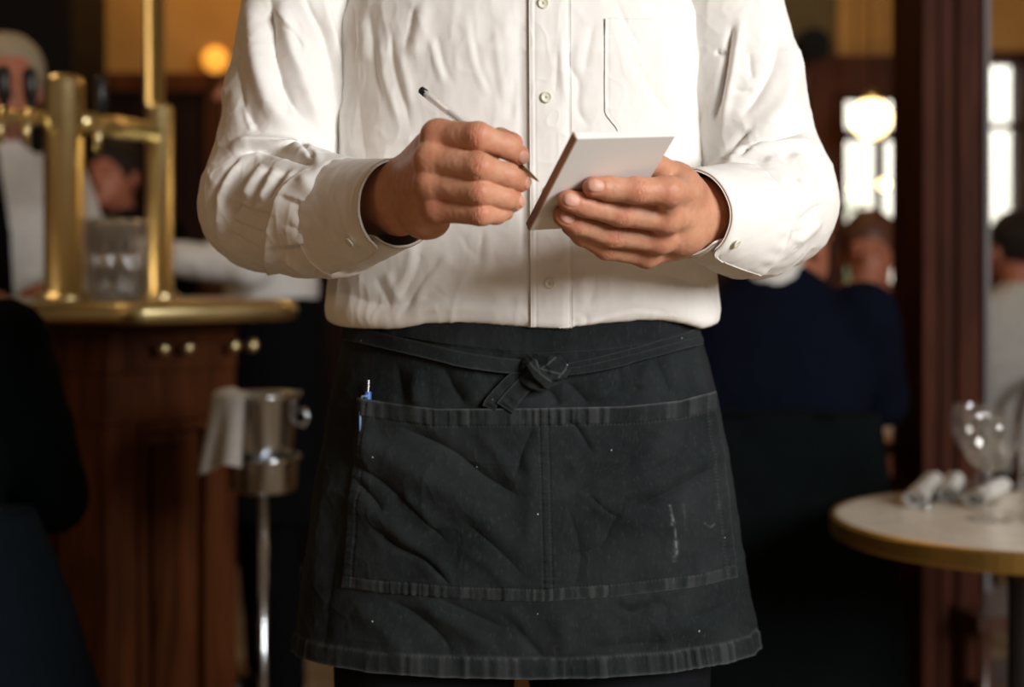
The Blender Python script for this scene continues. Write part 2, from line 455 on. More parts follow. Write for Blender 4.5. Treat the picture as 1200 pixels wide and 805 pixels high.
def glow_mat(name, col, st):
    m = bpy.data.materials.new(name); m.use_nodes = True; b = m.node_tree.nodes['Principled BSDF']
    b.inputs['Base Color'].default_value = (*col, 1); b.inputs['Emission Color'].default_value = (*col, 1); b.inputs['Emission Strength'].default_value = st; return m
def struct(o): o['kind'] = 'structure'; return o
BY = 5.6                                                     # back wall
struct(box_obj('floor', -4.6, 4.6, -3.0, 12.0, -.06, 0, M_FLOOR))
struct(box_obj('ceiling', -4.6, 4.6, 2.1, BY + .2, 3.0, 3.1, M_CEIL))
# back wall: plaster above a wood dado, with openings for the glazed door and the window to its right
def at(px, Y): return (px - CX) / FPX * Y
def zt(py, Y): return EYE[2] - (py - HY) / FPX * Y
DX0, DX1 = at(968, BY), at(1090, BY)                          # door opening
WX0, WX1 = at(1128, BY), at(1320, BY)                         # window opening
DZ = zt(112, BY); LZ = zt(68, BY)
wall = struct(box_obj('wall_back', -4.6, DX0, BY, BY + .2, 1.9, 3.0, M_PLASTER))
struct(box_obj('wall_back_lower', -4.6, DX0 - .06, BY - .03, BY + .2, 0, 1.9, M_WOOD_D)).name = 'wall_back.001'
struct(box_obj('wall_back.002', DX0, WX0 - .04, BY, BY + .2, LZ, 3.0, M_PLASTER))
struct(box_obj('wall_back.003', DX1, WX0, BY, BY + .2, 0, LZ, M_PLASTER))
struct(box_obj('wall_back.004', WX0, WX1, BY, BY + .2, 0, 1.22, M_WOOD_D)); struct(box_obj('wall_back.005', WX0 - .04, WX1, BY, BY + .2, zt(62, BY), 3.0, M_PLASTER)); struct(box_obj('wall_back.006', WX1, 4.6, BY, BY + .2, 0, 3.0, M_PLASTER))
struct(box_obj('wall_left', -4.6, -4.4, 2.1, BY, 0, 3.0, M_WOOD_D)); struct(box_obj('wall_right', 4.4, 4.6, 2.1, BY, 0, 3.0, M_PLASTER))
# rails and posts of the back wall
struct(box_obj('trim_1', -4.4, DX0 - .06, BY - .07, BY - .03, 1.86, 1.93, M_WOOD))
struct(box_obj('trim_2', -4.4, 4.4, BY - .16, BY, 2.86, 3.0, M_WOOD_D))
for k, px in enumerate((-180, 30, 260, 420, 560)):
    struct(box_obj('trim_%d' % (3 + k), at(px, BY) - .05, at(px, BY) + .05, BY - .06, BY - .03, .12, 1.86, M_WOOD))
# lintel and jambs of the glazed door
M_FRAME = wood_mat('door_frame_wood', (0.030, 0.009, 0.004), (0.070, 0.022, 0.010), 0.6, coat=0.0)
door = struct(empty('door_1', ((DX0 + DX1) / 2, BY, 0)))
def dbox(name, x0, x1, y0, y1, z0, z1, m, par=door): 
    c = par.location if par.parent is None else par.parent.location
    return box_obj(name, x0 - c[0], x1 - c[0], y0 - c[1], y1 - c[1], z0 - c[2], z1 - c[2], m, par)
M_FRAME.node_tree.nodes['Principled BSDF'].inputs['Specular IOR Level'].default_value = .08
dbox('lintel', DX0 - .09, DX1 + .09, BY - .08, BY + .05, DZ, LZ, M_FRAME)
dbox('jamb', DX0 - .09, DX0, BY - .08, BY + .1, 0, DZ, M_FRAME); dbox('jamb', DX1, DX1 + .09, BY - .08, BY + .1, 0, DZ, M_FRAME)
PX0, PX1 = at(990, BY), DX1 - .07
dbox('stile', DX0, PX0, BY - .02, BY + .04, 0, DZ, M_FRAME); dbox('stile', PX1, DX1, BY - .02, BY + .04, 0, DZ, M_FRAME)
tz = zt(158, BY)
dbox('transom_rail', PX0, PX1, BY - .02, BY + .04, tz - .022, tz + .022, M_WOOD_D); dbox('kick_panel', PX0, PX1, BY - .01, BY + .03, 0, zt(330, BY), M_FRAME); dbox('top_rail', PX0, PX1, BY - .02, BY + .04, DZ - .02, DZ, M_FRAME)
dbox('mullion', (PX0 + PX1) / 2 - .012, (PX0 + PX1) / 2 + .012, BY - .02, BY + .04, zt(330, BY), tz - .022, M_WOOD_D)
for a, b, z0, z1 in ((PX0, PX1, tz + .022, DZ - .02), (PX0, (PX0 + PX1) / 2 - .012, zt(330, BY), tz - .022), ((PX0 + PX1) / 2 + .012, PX1, zt(330, BY), tz - .022)):
    dbox('pane', a, b, BY + .005, BY + .011, z0, z1, M_GLASS)
win = struct(empty('window_1', ((WX0 + WX1) / 2, BY, 1.22)))
wz1 = zt(62, BY)
for x0, x1 in ((WX0, WX0 + .05), (WX1 - .05, WX1), (at(1200, BY) - .02, at(1200, BY) + .03)): dbox('window_frame', x0, x1, BY - .05, BY + .1, 1.22, wz1, M_FRAME, win)
dbox('window_frame', WX0, WX1, BY - .05, BY + .1, wz1 - .04, wz1, M_FRAME, win); dbox('window_sill', WX0 - .03, WX1 + .03, BY - .12, BY + .1, 1.19, 1.23, M_FRAME, win); dbox('glazing_bar', WX0, WX1, BY - .02, BY + .04, zt(148, BY) - .012, zt(148, BY) + .012, M_FRAME, win)
dbox('pane', WX0 + .05, WX1 - .05, BY + .03, BY + .036, 1.23, wz1 - .04, M_GLASS, win)
# outside: a pale house front and clipped shrubs in daylight
M_FACADE = mat('pale_facade', (0.72, 0.72, 0.66), 0.9)
struct(box_obj('wall_outside', -1.0, 6.5, 9.6, 9.9, 0, 5.0, M_FACADE))
area('outdoor_daylight', (2.6, 6.6, 4.2), (2.6, 9.6, 1.6), 3.0, 1.5, 620, (1.0, 0.99, 0.95))
# panelled pillar at the right
struct(box_obj('trim_10', at(880, BY), at(978, BY), BY - .04, BY, LZ + .01, 2.86, mat('dark_olive_panel', (.10, .068, .022), .9)))  # dark olive panel added over the plaster to darken this stretch
pil = struct(empty('trim_8', (at(1116, 2.95), 3.03, 0)))
def pbox(name, p0, p1, y0, m, w=.0, Y=2.95): return box_obj(name, at(p0, Y) - pil.location.x, at(p1, Y) - pil.location.x, y0 - pil.location.y, .16, 0, 3.0, m, pil, .004)
pbox('pillar_core', 1084, 1148, 2.965, M_WOOD_P)
pbox('fillet', 1082, 1094, 2.95, M_WOOD_P); pbox('fillet', 1104, 1113, 2.955, M_WOOD_P); pbox('fillet', 1124, 1149, 2.95, M_WOOD_P)
box_obj('base_block', -.072, .068, -.095, .17, 0, .22, M_WOOD_P, pil, .006)
struct(box_obj('trim_9', at(1151, 3.1), at(1157, 3.1), 3.08, 3.14, 0, 3.0, mat('grey_metal_trim', (.15, .13, .13), .6)))
# warm point lights; the left and counter ones are added fill
point('left_warm_fill', (-1.9, .7, 1.75), 9, (1.0, 0.55, 0.24), .12)  # added warm fill for the left sleeve and cuff, no lamp there
point('bar_lamp', (-1.16, 5.15, 2.50), 6.5, (1.0, 0.60, 0.22), .10)
point('back_lamp', (.9, 4.3, 2.7), 8.5, (1.0, 0.66, 0.32), .10)
point('tap_highlight_fill', (-1.5, 3.0, 2.6), 9, (1.0, 0.72, 0.42), .12)  # added above the taps for highlights, no lamp there
# ------------------------------------------------------------------ the waiter: body with two sculpted hands
TO_CAM = lambda p: unit(EYE - p)
def finger_prims(j, r):
    pr = []
    for (a, b, ra, rb) in zip(j[:-1], j[1:], r[:-1], r[1:]): pr.append((cone(a, b, ra, rb), 0.004))
    return pr
def sculpt_hand(fingers, palm, thumb, lo, hi, h=0.0009, web=0.0040):
    """fingers: list of (joints, radii); palm: list of (prim, k); thumb: (joints, radii)"""
    F = Field(lo, hi, h)
    for p, k in palm: F.add(p, k)
    for j, r in [thumb]:
        T = Field(lo, hi, h)
        for p, k in finger_prims(j, r): T.add(p, k)
        F.merge(T, 0.006)
    G = Field(lo, hi, h)
    for fi, (j, r) in enumerate(fingers):
        T = Field(lo, hi, h)
        for p, k in finger_prims(j, r): T.add(p, k)
        d = TO_CAM(j[1])
        T.add(ellip(j[0] + d * r[0] * 0.12, (r[0] * .95, r[0] * .85, r[0] * .85)), 0.008)    # knuckle heads stand proud
        G.merge(T, 0.0008)
    F.merge(G, web)
    V, Q = F.mesh(3)
    N = normals(V, Q); n = len(V)
    tint = np.zeros(n); nail = np.zeros(n); H = np.zeros(n)
    for j, r, nl in [(a, b, True) for a, b in fingers] + [(thumb[0], thumb[1], True)]:
        for q, amp, rr in ((0, 0.50, 1.0), (1, 0.72, 0.75), (2, 0.32, 0.7)):
            d = np.linalg.norm(V - (j[q] + TO_CAM(j[q]) * r[q] * 0.8), axis=1)
            tint = np.maximum(tint, amp * np.exp(-(d / (r[q] * rr)) ** 2))
        d = np.linalg.norm(V - j[3], axis=1); tint = np.maximum(tint, 0.75 * np.exp(-(d / (r[3] * 1.5)) ** 2))
        # skin folds across the middle and end joints
        for q, amp, sp, wd in ((1, 0.00090, 0.0025, 0.0046), (2, 0.00050, 0.0020, 0.0028)):
            ax = unit(j[q + 1] - j[q - 1]); rel = V - j[q]; s = rel @ ax
            side = rel - s[:, None] * ax; rad = np.linalg.norm(side, axis=1)
            dor = (side / (rad[:, None] + 1e-9)) @ unit(TO_CAM(j[q]) - ax * (TO_CAM(j[q]) @ ax))
            m = (rad < r[q] * 1.7)
            sw = s + 0.0012 * noise(V, 420.0, q * 7.3) + 0.0010 * (1 - dor)
            wr_ = m * np.maximum(0, np.cos(2 * PI * sw / sp)) ** 2 * np.exp(-(s / wd) ** 2) * sstep(0.25, 0.8, dor)
            H += -amp * wr_; tint = np.maximum(tint, .9 * wr_ * amp / .0009)  # tint also darkens the wrinkle lines, crease shade put into the colour
        # nail plate
        ax = unit(j[3] - j[2]); d0 = TO_CAM(j[3]) + np.array((0, 0, 0.15)); d0 = unit(d0 - ax * (d0 @ ax)); tr = np.cross(ax, d0)
        c = j[3] + d0 * r[3] * 0.9 + ax * r[3] * 0.12; rel = V - c
        u, v, w = rel @ ax, rel @ tr, rel @ d0
        e = (np.abs(u / (r[3] * 0.74)) ** 2.6 + np.abs(v / (r[3] * 0.62)) ** 2.6) ** (1 / 2.6)
        ok = np.abs(w) < r[3] * 0.8
        nail = np.maximum(nail, ok * sstep(1.05, 0.93, e))
        H += ok * (0.00035 * sstep(1.0, 0.8, e) - 0.00055 * np.exp(-((e - 1.1) / 0.10) ** 2))
    H += 0.00016 * noise(V, 330.0) + 0.00025 * noise(V, 110.0, 5.0)
    tint = np.clip(tint + 0.10 * noise(V, 60.0, 9.0), 0, 1) * (1 - nail)
    return V + N * H[:, None], Q, tint, nail

# writing hand (left in the picture)
def chain(l): return [P(*q) for q in l]
rf = [(chain([(514, 160, 1.152), (560, 160, 1.127), (592, 171, 1.140), (608, 182, 1.150)]), (.0133, .0114, .0098, .0086)),
      (chain([(506, 187, 1.146), (562, 196, 1.121), (595, 206, 1.134), (610, 213, 1.150)]), (.0130, .0114, .0098, .0087)),
      (chain([(505, 215, 1.148), (562, 225, 1.124), (590, 232, 1.137), (603, 236, 1.151)]), (.0120, .0106, .0092, .0083)),
      (chain([(513, 244, 1.153), (563, 250, 1.130), (582, 250, 1.141), (592, 248, 1.153)]), (.0112, .0096, .0083, .0074))]
rw = [P(474, 205, 1.232), P(468, 220, 1.225), P(464, 238, 1.225), P(468, 254, 1.232)]
rpalm = [(cone(w, f[0][0], .0155, f[1][0] * .98), .010) for w, f in zip(rw, rf)]
rpalm += [(cone(a[0][0], b[0][0], a[1][0] * .8, b[1][0] * .8), .006) for a, b in zip(rf[:-1], rf[1:])]
rpalm += [(ellip(P(500, 258, 1.185), (.020, .022, .0165)), .012), (ellip(P(520, 205, 1.19), (.024, .022, .030)), .012),
          (cone(P(471, 230, 1.235), P(405, 240, 1.315), .0300, .034), .012), (cone(P(405, 240, 1.315), P(315, 244, 1.42), .034, .041), .01)]
rth = (chain([(505, 225, 1.215), (548, 192, 1.196), (586, 166, 1.176), (600, 168, 1.164)]), (.016, .0125, .0108, .0092))
# note-pad and its plane
PAD_A, PAD_B = P(676.5, 163, 1.10), P(621, 270, 1.185)
e_len = PAD_B - PAD_A
def _ry(Y): return (P(791, 160, Y) - PAD_A) @ e_len
_y = np.linspace(1.08, 1.25, 400); _Y = _y[np.argmin([abs(_ry(q)) for q in _y])]
e_w = P(791, 160, _Y) - PAD_A
pad_n = unit(np.cross(e_w, e_len)); pad_n = pad_n if pad_n[1] < 0 else -pad_n
def on_pad(px, py, off):
    d = np.array(((px - CX) / FPX, 1.0, -(py - HY) / FPX))
    Y = ((PAD_A + pad_n * off - EYE) @ pad_n) / (d @ pad_n)
    return EYE + d * Y
# holding hand (right in the picture): fingers lie on the pad's back, thumb on the far side
def pchain(l): return [on_pad(*q) for q in l]
lf = [(pchain([(783, 224, .0195), (746, 223, .0165), (714, 221, .0105), (695, 219, .0086)]), (.0116, .0106, .0095, .0086)),
      (pchain([(781, 256, .0225), (727, 250, .0170), (686, 240, .0110), (666, 235, .0088)]), (.0118, .0108, .0098, .0088)),
      (pchain([(773, 280, .0230), (717, 275, .0165), (676, 262, .0105), (660, 254, .0085)]), (.0120, .0106, .0094, .0085)),
      (pchain([(757, 298, .0200), (710, 291, .0145), (682, 276, .0080), (668, 266, .0060)]), (.0108, .0095, .0083, .0073))]
lw = [P(818, 228, 1.262), P(826, 248, 1.252), P(824, 266, 1.255), P(816, 280, 1.262)]
lpalm = [(cone(w, f[0][0], .0155, f[1][0] * .98), .010) for w, f in zip(lw, lf)]
lpalm += [(cone(a[0][0], b[0][0], a[1][0] * .8, b[1][0] * .8), .006) for a, b in zip(lf[:-1], lf[1:])]
lpalm += [(ellip(P(795, 222, 1.222), (.020, .024, .022)), .010), (ellip(P(800, 270, 1.235), (.022, .022, .022)), .010),
          (cone(P(822, 254, 1.268), P(868, 250, 1.335), .0295, .033), .012), (cone(P(868, 250, 1.335), P(901, 243, 1.42), .033, .040), .01)]
lth = ([P(806, 225, 1.235), P(787, 207, 1.222), on_pad(765, 192, -.0185), on_pad(745, 190, -.0178)], (.0150, .0125, .0105, .0095))

parts = []
h1 = sculpt_hand(rf, rpalm, rth, (-.30, 1.08, 1.14), (.03, 1.47, 1.31)); parts.append(h1)
h2 = sculpt_hand(lf, lpalm, lth, (.02, 1.05, 1.10), (.33, 1.47, 1.30)); parts.append(h2)
YC = 1.47                                                     # depth of the body's middle
def coarse(prims, lo, hi, h, it=3):
    F = Field(lo, hi, h)
    for p, k in prims: F.add(p, k)
    V, Q = F.mesh(it); return V, Q, np.zeros(len(V)), np.zeros(len(V))
XC = .0105
bz = [.90, 1.0, 1.10, 1.22, 1.34, 1.42, 1.47, 1.515]
pr = [(loft(bz, [XC] * 8, [YC + .01] * 8, [.165, .165, .160, .165, .168, .160, .13, .055], [.105, .105, .098, .100, .105, .095, .075, .05]), .02),
      (cone((XC, YC + .02, 1.47), (XC, YC + .005, 1.60), .062, .056), .03)]
for s, sh, el in ((-1, P(380, -20, 1.50), P(315, 244, 1.42)), (1, P(832, -20, 1.50), P(901, 243, 1.42))):
    pr += [(cone(sh, el, .052, .042), .02), (cone(el, P(405, 240, 1.315) if s < 0 else P(868, 250, 1.335), .040, .034), .01)]
    pr += [(cone((XC + s * .09, YC + .01, .92), (XC + s * .10, YC, .52), .085, .056), .03), (cone((XC + s * .10, YC, .52), (XC + s * .105, YC + .02, .10), .054, .036), .02),
           (cone((XC + s * .105, YC + .02, .07), (XC + s * .115, YC - .12, .045), .034, .028), .02)]
parts.append(coarse(pr, (-.40, 1.2, .0), (.42, 1.7, 1.66), .010))
hc = np.array((XC, YC - .015, 1.700))
hp = [(ellip(hc + (0, .018, .028), (.078, .098, .092)), .02), (ellip(hc + (0, -.028, -.055), (.058, .062, .066)), .03), (cone(hc + (0, -.03, -.02), hc + (0, .03, -.16), .05, .054), .03),
      (cone(hc + (0, -.088, .008), hc + (0, -.108, -.028), .009, .013), .012), (ellip(hc + (0, -.086, -.062), (.024, .010, .008)), .006), (ellip(hc + (0, -.080, -.098), (.020, .014, .014)), .02)]
for s in (-1, 1):
    hp += [(ellip(hc + (s * .032, -.080, .022), (.022, .010, .006)), .01), (ellip(hc + (s * .080, .012, -.015), (.010, .020, .033)), .006)]
F = Field(hc - .2, hc + .2, .005)
for p, k in hp: F.add(p, k)
for s in (-1, 1): F.add(ellip(hc + (s * .032, -.092, .002), (.017, .012, .010)), .008, sub=True)
for s in (-1, 1): F.add(ellip(hc + (s * .032, -.079, .001), (.012, .012, .0105)), .002)
V, Q = F.mesh(2); parts.append((V, Q, np.zeros(len(V)), np.zeros(len(V))))
FEET = np.array((XC, YC, 0.0))
def at_feet(V): return np.asarray(V) - FEET
def cut(part, c, n):
    """keep the side n points away from"""
    V, Q, t, nl = part; keep = ((V[Q].mean(1) - c) @ n) < 0; Q = Q[keep]; u = np.unique(Q); m = np.full(len(V), -1); m[u] = np.arange(len(u)); return V[u], m[Q], t[u], nl[u]
seams = []
NECK = np.array((XC, YC + .01, 1.575))
for k, (a, b) in enumerate(((P(405, 240, 1.315), P(315, 244, 1.42)), (P(868, 250, 1.335), P(901, 243, 1.42)))):
    ax = unit(b - a); c = a + (b - a) * .35; parts[k] = cut(parts[k], c, ax); parts[2] = cut(parts[2], c + ax * .012, -ax) if False else parts[2]; seams.append((c, ax))
b2 = parts[2]
for c, ax in seams:                                           # the coarse forearm ends just short of the cut
    V, Q, t, nl = b2; cc = V[Q].mean(1); sx = (cc - c) @ ax; near = np.linalg.norm(cc - c - sx[:, None] * ax, axis=1) < .056; keep = ~(near & (sx < .012) & (sx > -.12)); Q = Q[keep]; u = np.unique(Q); m = np.full(len(V), -1); m[u] = np.arange(len(u)); b2 = (V[u], m[Q], t[u], nl[u])
parts[2] = cut(b2, NECK, np.array((0, 0, 1.0))); parts[3] = cut(parts[3], NECK + (0, 0, .012), np.array((0, 0, -1.0)))
off = np.cumsum([0] + [len(p[0]) for p in parts])
me = mesh_np('waiter', at_feet(np.concatenate([p[0] for p in parts])), np.concatenate([p[1] + o for p, o in zip(parts, off)]))
attr(me, 'tint', np.concatenate([p[2] for p in parts])); attr(me, 'nail', np.concatenate([p[3] for p in parts]))
bm = bmesh.new(); bm.from_mesh(me)
for c, n in seams + [(NECK, np.array((0, 0, 1.0)))]:
    c = Vector(c - FEET); es = [e for e in bm.edges if e.is_boundary and (e.verts[0].co - c).length < .066]
    try: bmesh.ops.bridge_loops(bm, edges=es)
    except Exception as ex: print('bridge', ex)
bm.to_mesh(me); bm.free()
for p_ in me.polygons: p_.use_smooth = True
waiter = link('person', me, M_SKIN); waiter.location = FEET
tag(waiter, 'waiter in a white shirt and black waist apron, writing on a small notepad', 'person')
def worn(name, V, Q, m, parent=None, T=None, smooth=True):
    me = mesh_np(name, at_feet(V), Q, smooth, T); return link(name, me, m, waiter if parent is None else parent)
# hair, out of the frame above
F = Field(hc - .2, hc + .2, .006); F.add(ellip(hc + (0, .030, .040), (.088, .104, .095))); F.add(ellip(hc + (0, -.10, -.045), (.1, .095, .085)), .02, sub=True)
V, Q = F.mesh(2); worn('hair', V, Q, M_HAIR_D)
# ------------------------------------------------------------------ shirt: body, two sleeves, cuffs, placket, pocket, buttons
sz = [1.1010, 1.1055, 1.116, 1.147, 1.18, 1.24, 1.30, 1.36, 1.41, 1.455, 1.49, 1.52, 1.54]
sa = [.1985, .2015, .2025, .1995, .1955, .1935, .1925, .1920, .1880, .1740, .135, .080, .062]
sb = [.1185, .1220, .1238, .1215, .1200, .1215, .1240, .1260, .1230, .1130, .095, .072, .062]
sy = [YC] * 8 + [YC + .004, YC + .012, YC + .02, YC + .024, YC + .024]
def torso_front(px, py, off=0.0):
    """point of the shirt front (or off it) on the line of sight of a pixel"""
    px = np.atleast_1d(np.asarray(px, float)); py = np.atleast_1d(np.asarray(py, float)); Y = np.full(px.shape, 1.35)
    for _ in range(25):
        z = EYE[2] - (py - HY) / FPX * Y; x = (px - CX) / FPX * Y
        a = np.interp(z, sz, sa) + off; b = np.interp(z, sz, sb) + off
        q = np.clip(1 - np.abs((x - XC) / a) ** 2.3, 0.0, 1) ** (1 / 2.3)
        Y = np.interp(z, sz, sy) - b * q
    return np.stack([(px - CX) / FPX * Y, Y, EYE[2] - (py - HY) / FPX * Y], -1)
F = Field((-.215, 1.325, 1.07), (.235, 1.63, 1.56), .0022)
F.add(loft(sz, [XC] * 13, sy, sa, sb, 2.3))
V, Q = F.mesh(3)
N = normals(V, Q)
# hem line: the bloused edge wavers a little where it turns under
T_F = [  # left chest
  ('g', 2.2, 5, [(446, 40), (449, 85), (461, 122), (468, 150)]), ('g', -2.0, 5, [(457, 30), (462, 80), (474, 120), (480, 150)]),
  ('g', 2.0, 6, [(468, 60), (474, 85), (482, 125)]), ('g', -2.2, 7, [(432, 10), (436, 45), (440, 80), (448, 120)]),
  ('g', 3.0, 9, [(424, 20), (428, 60), (432, 75)]), ('g', -2.5, 7, [(412, 0), (416, 30), (418, 60)]),
  ('g', -2.4, 7, [(487, 5), (480, 30), (474, 58)]), ('g', 2.2, 8, [(498, 0), (492, 30), (484, 70)]),
  ('g', 1.5, 4, [(505, 45), (510, 70), (520, 98)]), ('g', -1.4, 5, [(512, 40), (520, 75), (532, 100)]),
  ('g', 1.2, 5, [(545, 10), (552, 60), (566, 100), (575, 112)]), ('g', -1.2, 5, [(556, 40), (562, 78), (576, 108)]),
  ('g', -2.2, 7, [(610, 0), (609, 60), (611, 150), (613, 260), (612, 350)]), ('g', 1.6, 9, [(596, 0), (594, 60), (596, 120)]),
  ('g', 1.4, 5, [(580, 30), (584, 70), (590, 120)]), ('g', -1.2, 5, [(603, 90), (600, 120), (598, 140)]),
  ('g', 3.5, 9, [(404, 120), (406, 150), (412, 185)]), ('g', -2.5, 8, [(418, 100), (424, 150), (430, 190)]),
  # right of the placket
  ('g', -2.6, 5, [(669, 48), (667, 76), (678, 97), (677, 128), (691, 150)]), ('g', 1.6, 5, [(658, 40), (658, 80), (664, 120)]),
  ('g', -1.8, 5, [(695, 28), (689, 60), (684, 90)]), ('g', -1.2, 5, [(653, 60), (652, 90), (650, 110)]),
  ('g', -1.6, 4, [(722, 2), (730, 20), (738, 36), (752, 56)]), ('g', 1.4, 8, [(770, 40), (778, 90), (782, 140)]), ('g', -1.2, 8, [(745, 70), (765, 110), (790, 140)]),
  ('g', 3.0, 7, [(834, 60), (834, 110), (830, 150)]), ('g', -2.2, 8, [(818, 20), (822, 70), (820, 120)]),
  # belly, left
  ('g', 2.4, 6, [(484, 285), (478, 320), (462, 345)]), ('g', -2.4, 6, [(494, 290), (486, 320), (470, 348)]),
  ('g', 2.6, 7, [(530, 296), (506, 322), (490, 345), (486, 360)]), ('g', -2.8, 7, [(520, 300), (497, 327), (480, 352), (470, 366)]),
  ('g', -1.6, 4, [(567, 268), (563, 290), (562, 312)]), ('g', 1.8, 6, [(574, 270), (572, 300), (566, 330)]), ('g', -1.2, 4, [(540, 275), (548, 290), (560, 300)]),
  ('g', 2.0, 5, [(452, 318), (462, 340), (470, 352)]), ('g', -1.8, 5, [(440, 325), (452, 345), (458, 358)]), ('g', -1.0, 3, [(508, 336), (518, 346), (524, 350)]),
  ('g', -3.2, 11, [(400, 340), (440, 352), (480, 352), (520, 346)]), ('g', 2.6, 9, [(392, 364), (440, 368), (500, 362), (580, 366), (618, 368)]),
  ('g', -1.6, 8, [(530, 352), (570, 350), (612, 352)]), ('g', 1.5, 7, [(555, 330), (590, 322), (612, 326)]),
  # belly, right
  ('g', 2.2, 14, [(735, 318), (760, 335), (800, 352), (832, 360)]), ('g', -1.6, 10, [(770, 318), (800, 328), (830, 336)]),
  ('g', -1.5, 5, [(668, 300), (670, 325), (668, 345)]), ('g', 1.6, 6, [(684, 312), (682, 336), (680, 356)]), ('g', -1.1, 4, [(697, 318), (696, 340), (690, 358)]),
  ('g', -1.8, 4, [(684, 368), (688, 374), (687, 380)]), ('g', -1.2, 4, [(672, 370), (674, 376), (676, 382)]), ('s', 1.6, 4, [(640, 380), (690, 376), (740, 369), (790, 372)]),
  ('g', 1.4, 9, [(690, 362), (740, 358), (800, 368), (836, 372)]),
]
fr = sstep(0.02, -0.05, V[:, 1] - YC)
H = folds(V, N, T_F) * .7
H += fr * (.0011 * ridged(V, (30, 30, 13), 4.0) + .0005 * ridged(V, (75, 75, 40), 6.0) + 0.0011 * noise(V, (26, 26, 9)) + 0.0006 * noise(V, (70, 70, 24), 3.0) + 0.00022 * noise(V, (190, 190, 80), 8.0))
V2 = V + N * H[:, None]
pxx, pyy = to_px(V2)
hem = np.interp(pxx, [380, 400, 430, 455, 480, 500, 540, 600, 660, 700, 745, 790, 822, 842], [0, 3, 4.5, 5.5, 3, -1, -3, 1, 3, 0, -6, -3, 5, 5]) * 0.0008
V2[:, 2] -= hem * fr * sstep(1.15, 1.11, V2[:, 2])
shirt = worn('shirt', V2, Q, M_SHIRT)

# sleeves: upper arm and forearm run together in a tight crook
def sleeve(S_, E_, C_, rS, rE, rF, rC, lo, hi, spec, bulge=()):
    F = Field(lo, hi, .0018)
    U = Field(lo, hi, .0018)
    M_ = S_ * .45 + E_ * .55
    U.add(cone(S_, M_, rS, (rS + rE) / 2), 0); U.add(cone(M_, E_, (rS + rE) / 2, rE), .01)
    G = Field(lo, hi, .0018)
    M2 = E_ * .5 + C_ * .5
    G.add(cone(E_, M2, rE, rF), 0); G.add(cone(M2, C_, rF, rC), .01)
    F.merge(U); F.merge(G, .007)
    for p, k in bulge: F.add(p, k)
    # open at the cuff: cut flat beyond the seam
    ax = unit(C_ - E_); g = [(F.lo[i] + np.arange(F.n[i]) * F.h).astype(np.float32) for i in range(3)]
    pl = (g[0][:, None, None] - C_[0]) * ax[0] + (g[1][None, :, None] - C_[1]) * ax[1] + (g[2][None, None, :] - C_[2]) * ax[2] - 0.002
    hh = np.maximum(.012 - np.abs(F.F - pl), 0) / .012; F.F = (np.maximum(F.F, pl) + hh * hh * .003).astype(np.float32)
    V, Q = F.mesh(3); N = normals(V, Q)
    H = folds(V, N, [(k, A * (1.55 if k == 's' else 1.25), w * (1 if k == 's' else .9), p) for k, A, w, p in spec])
    H += .0012 * ridged(V, 26.0, 3.0) + .0006 * ridged(V, 60.0, 9.0) + 0.0008 * noise(V, 22.0, 2.0) + 0.0006 * noise(V, 60.0, 4.0) + 0.00022 * noise(V, 180.0, 6.0)
    return V + N * H[:, None], Q
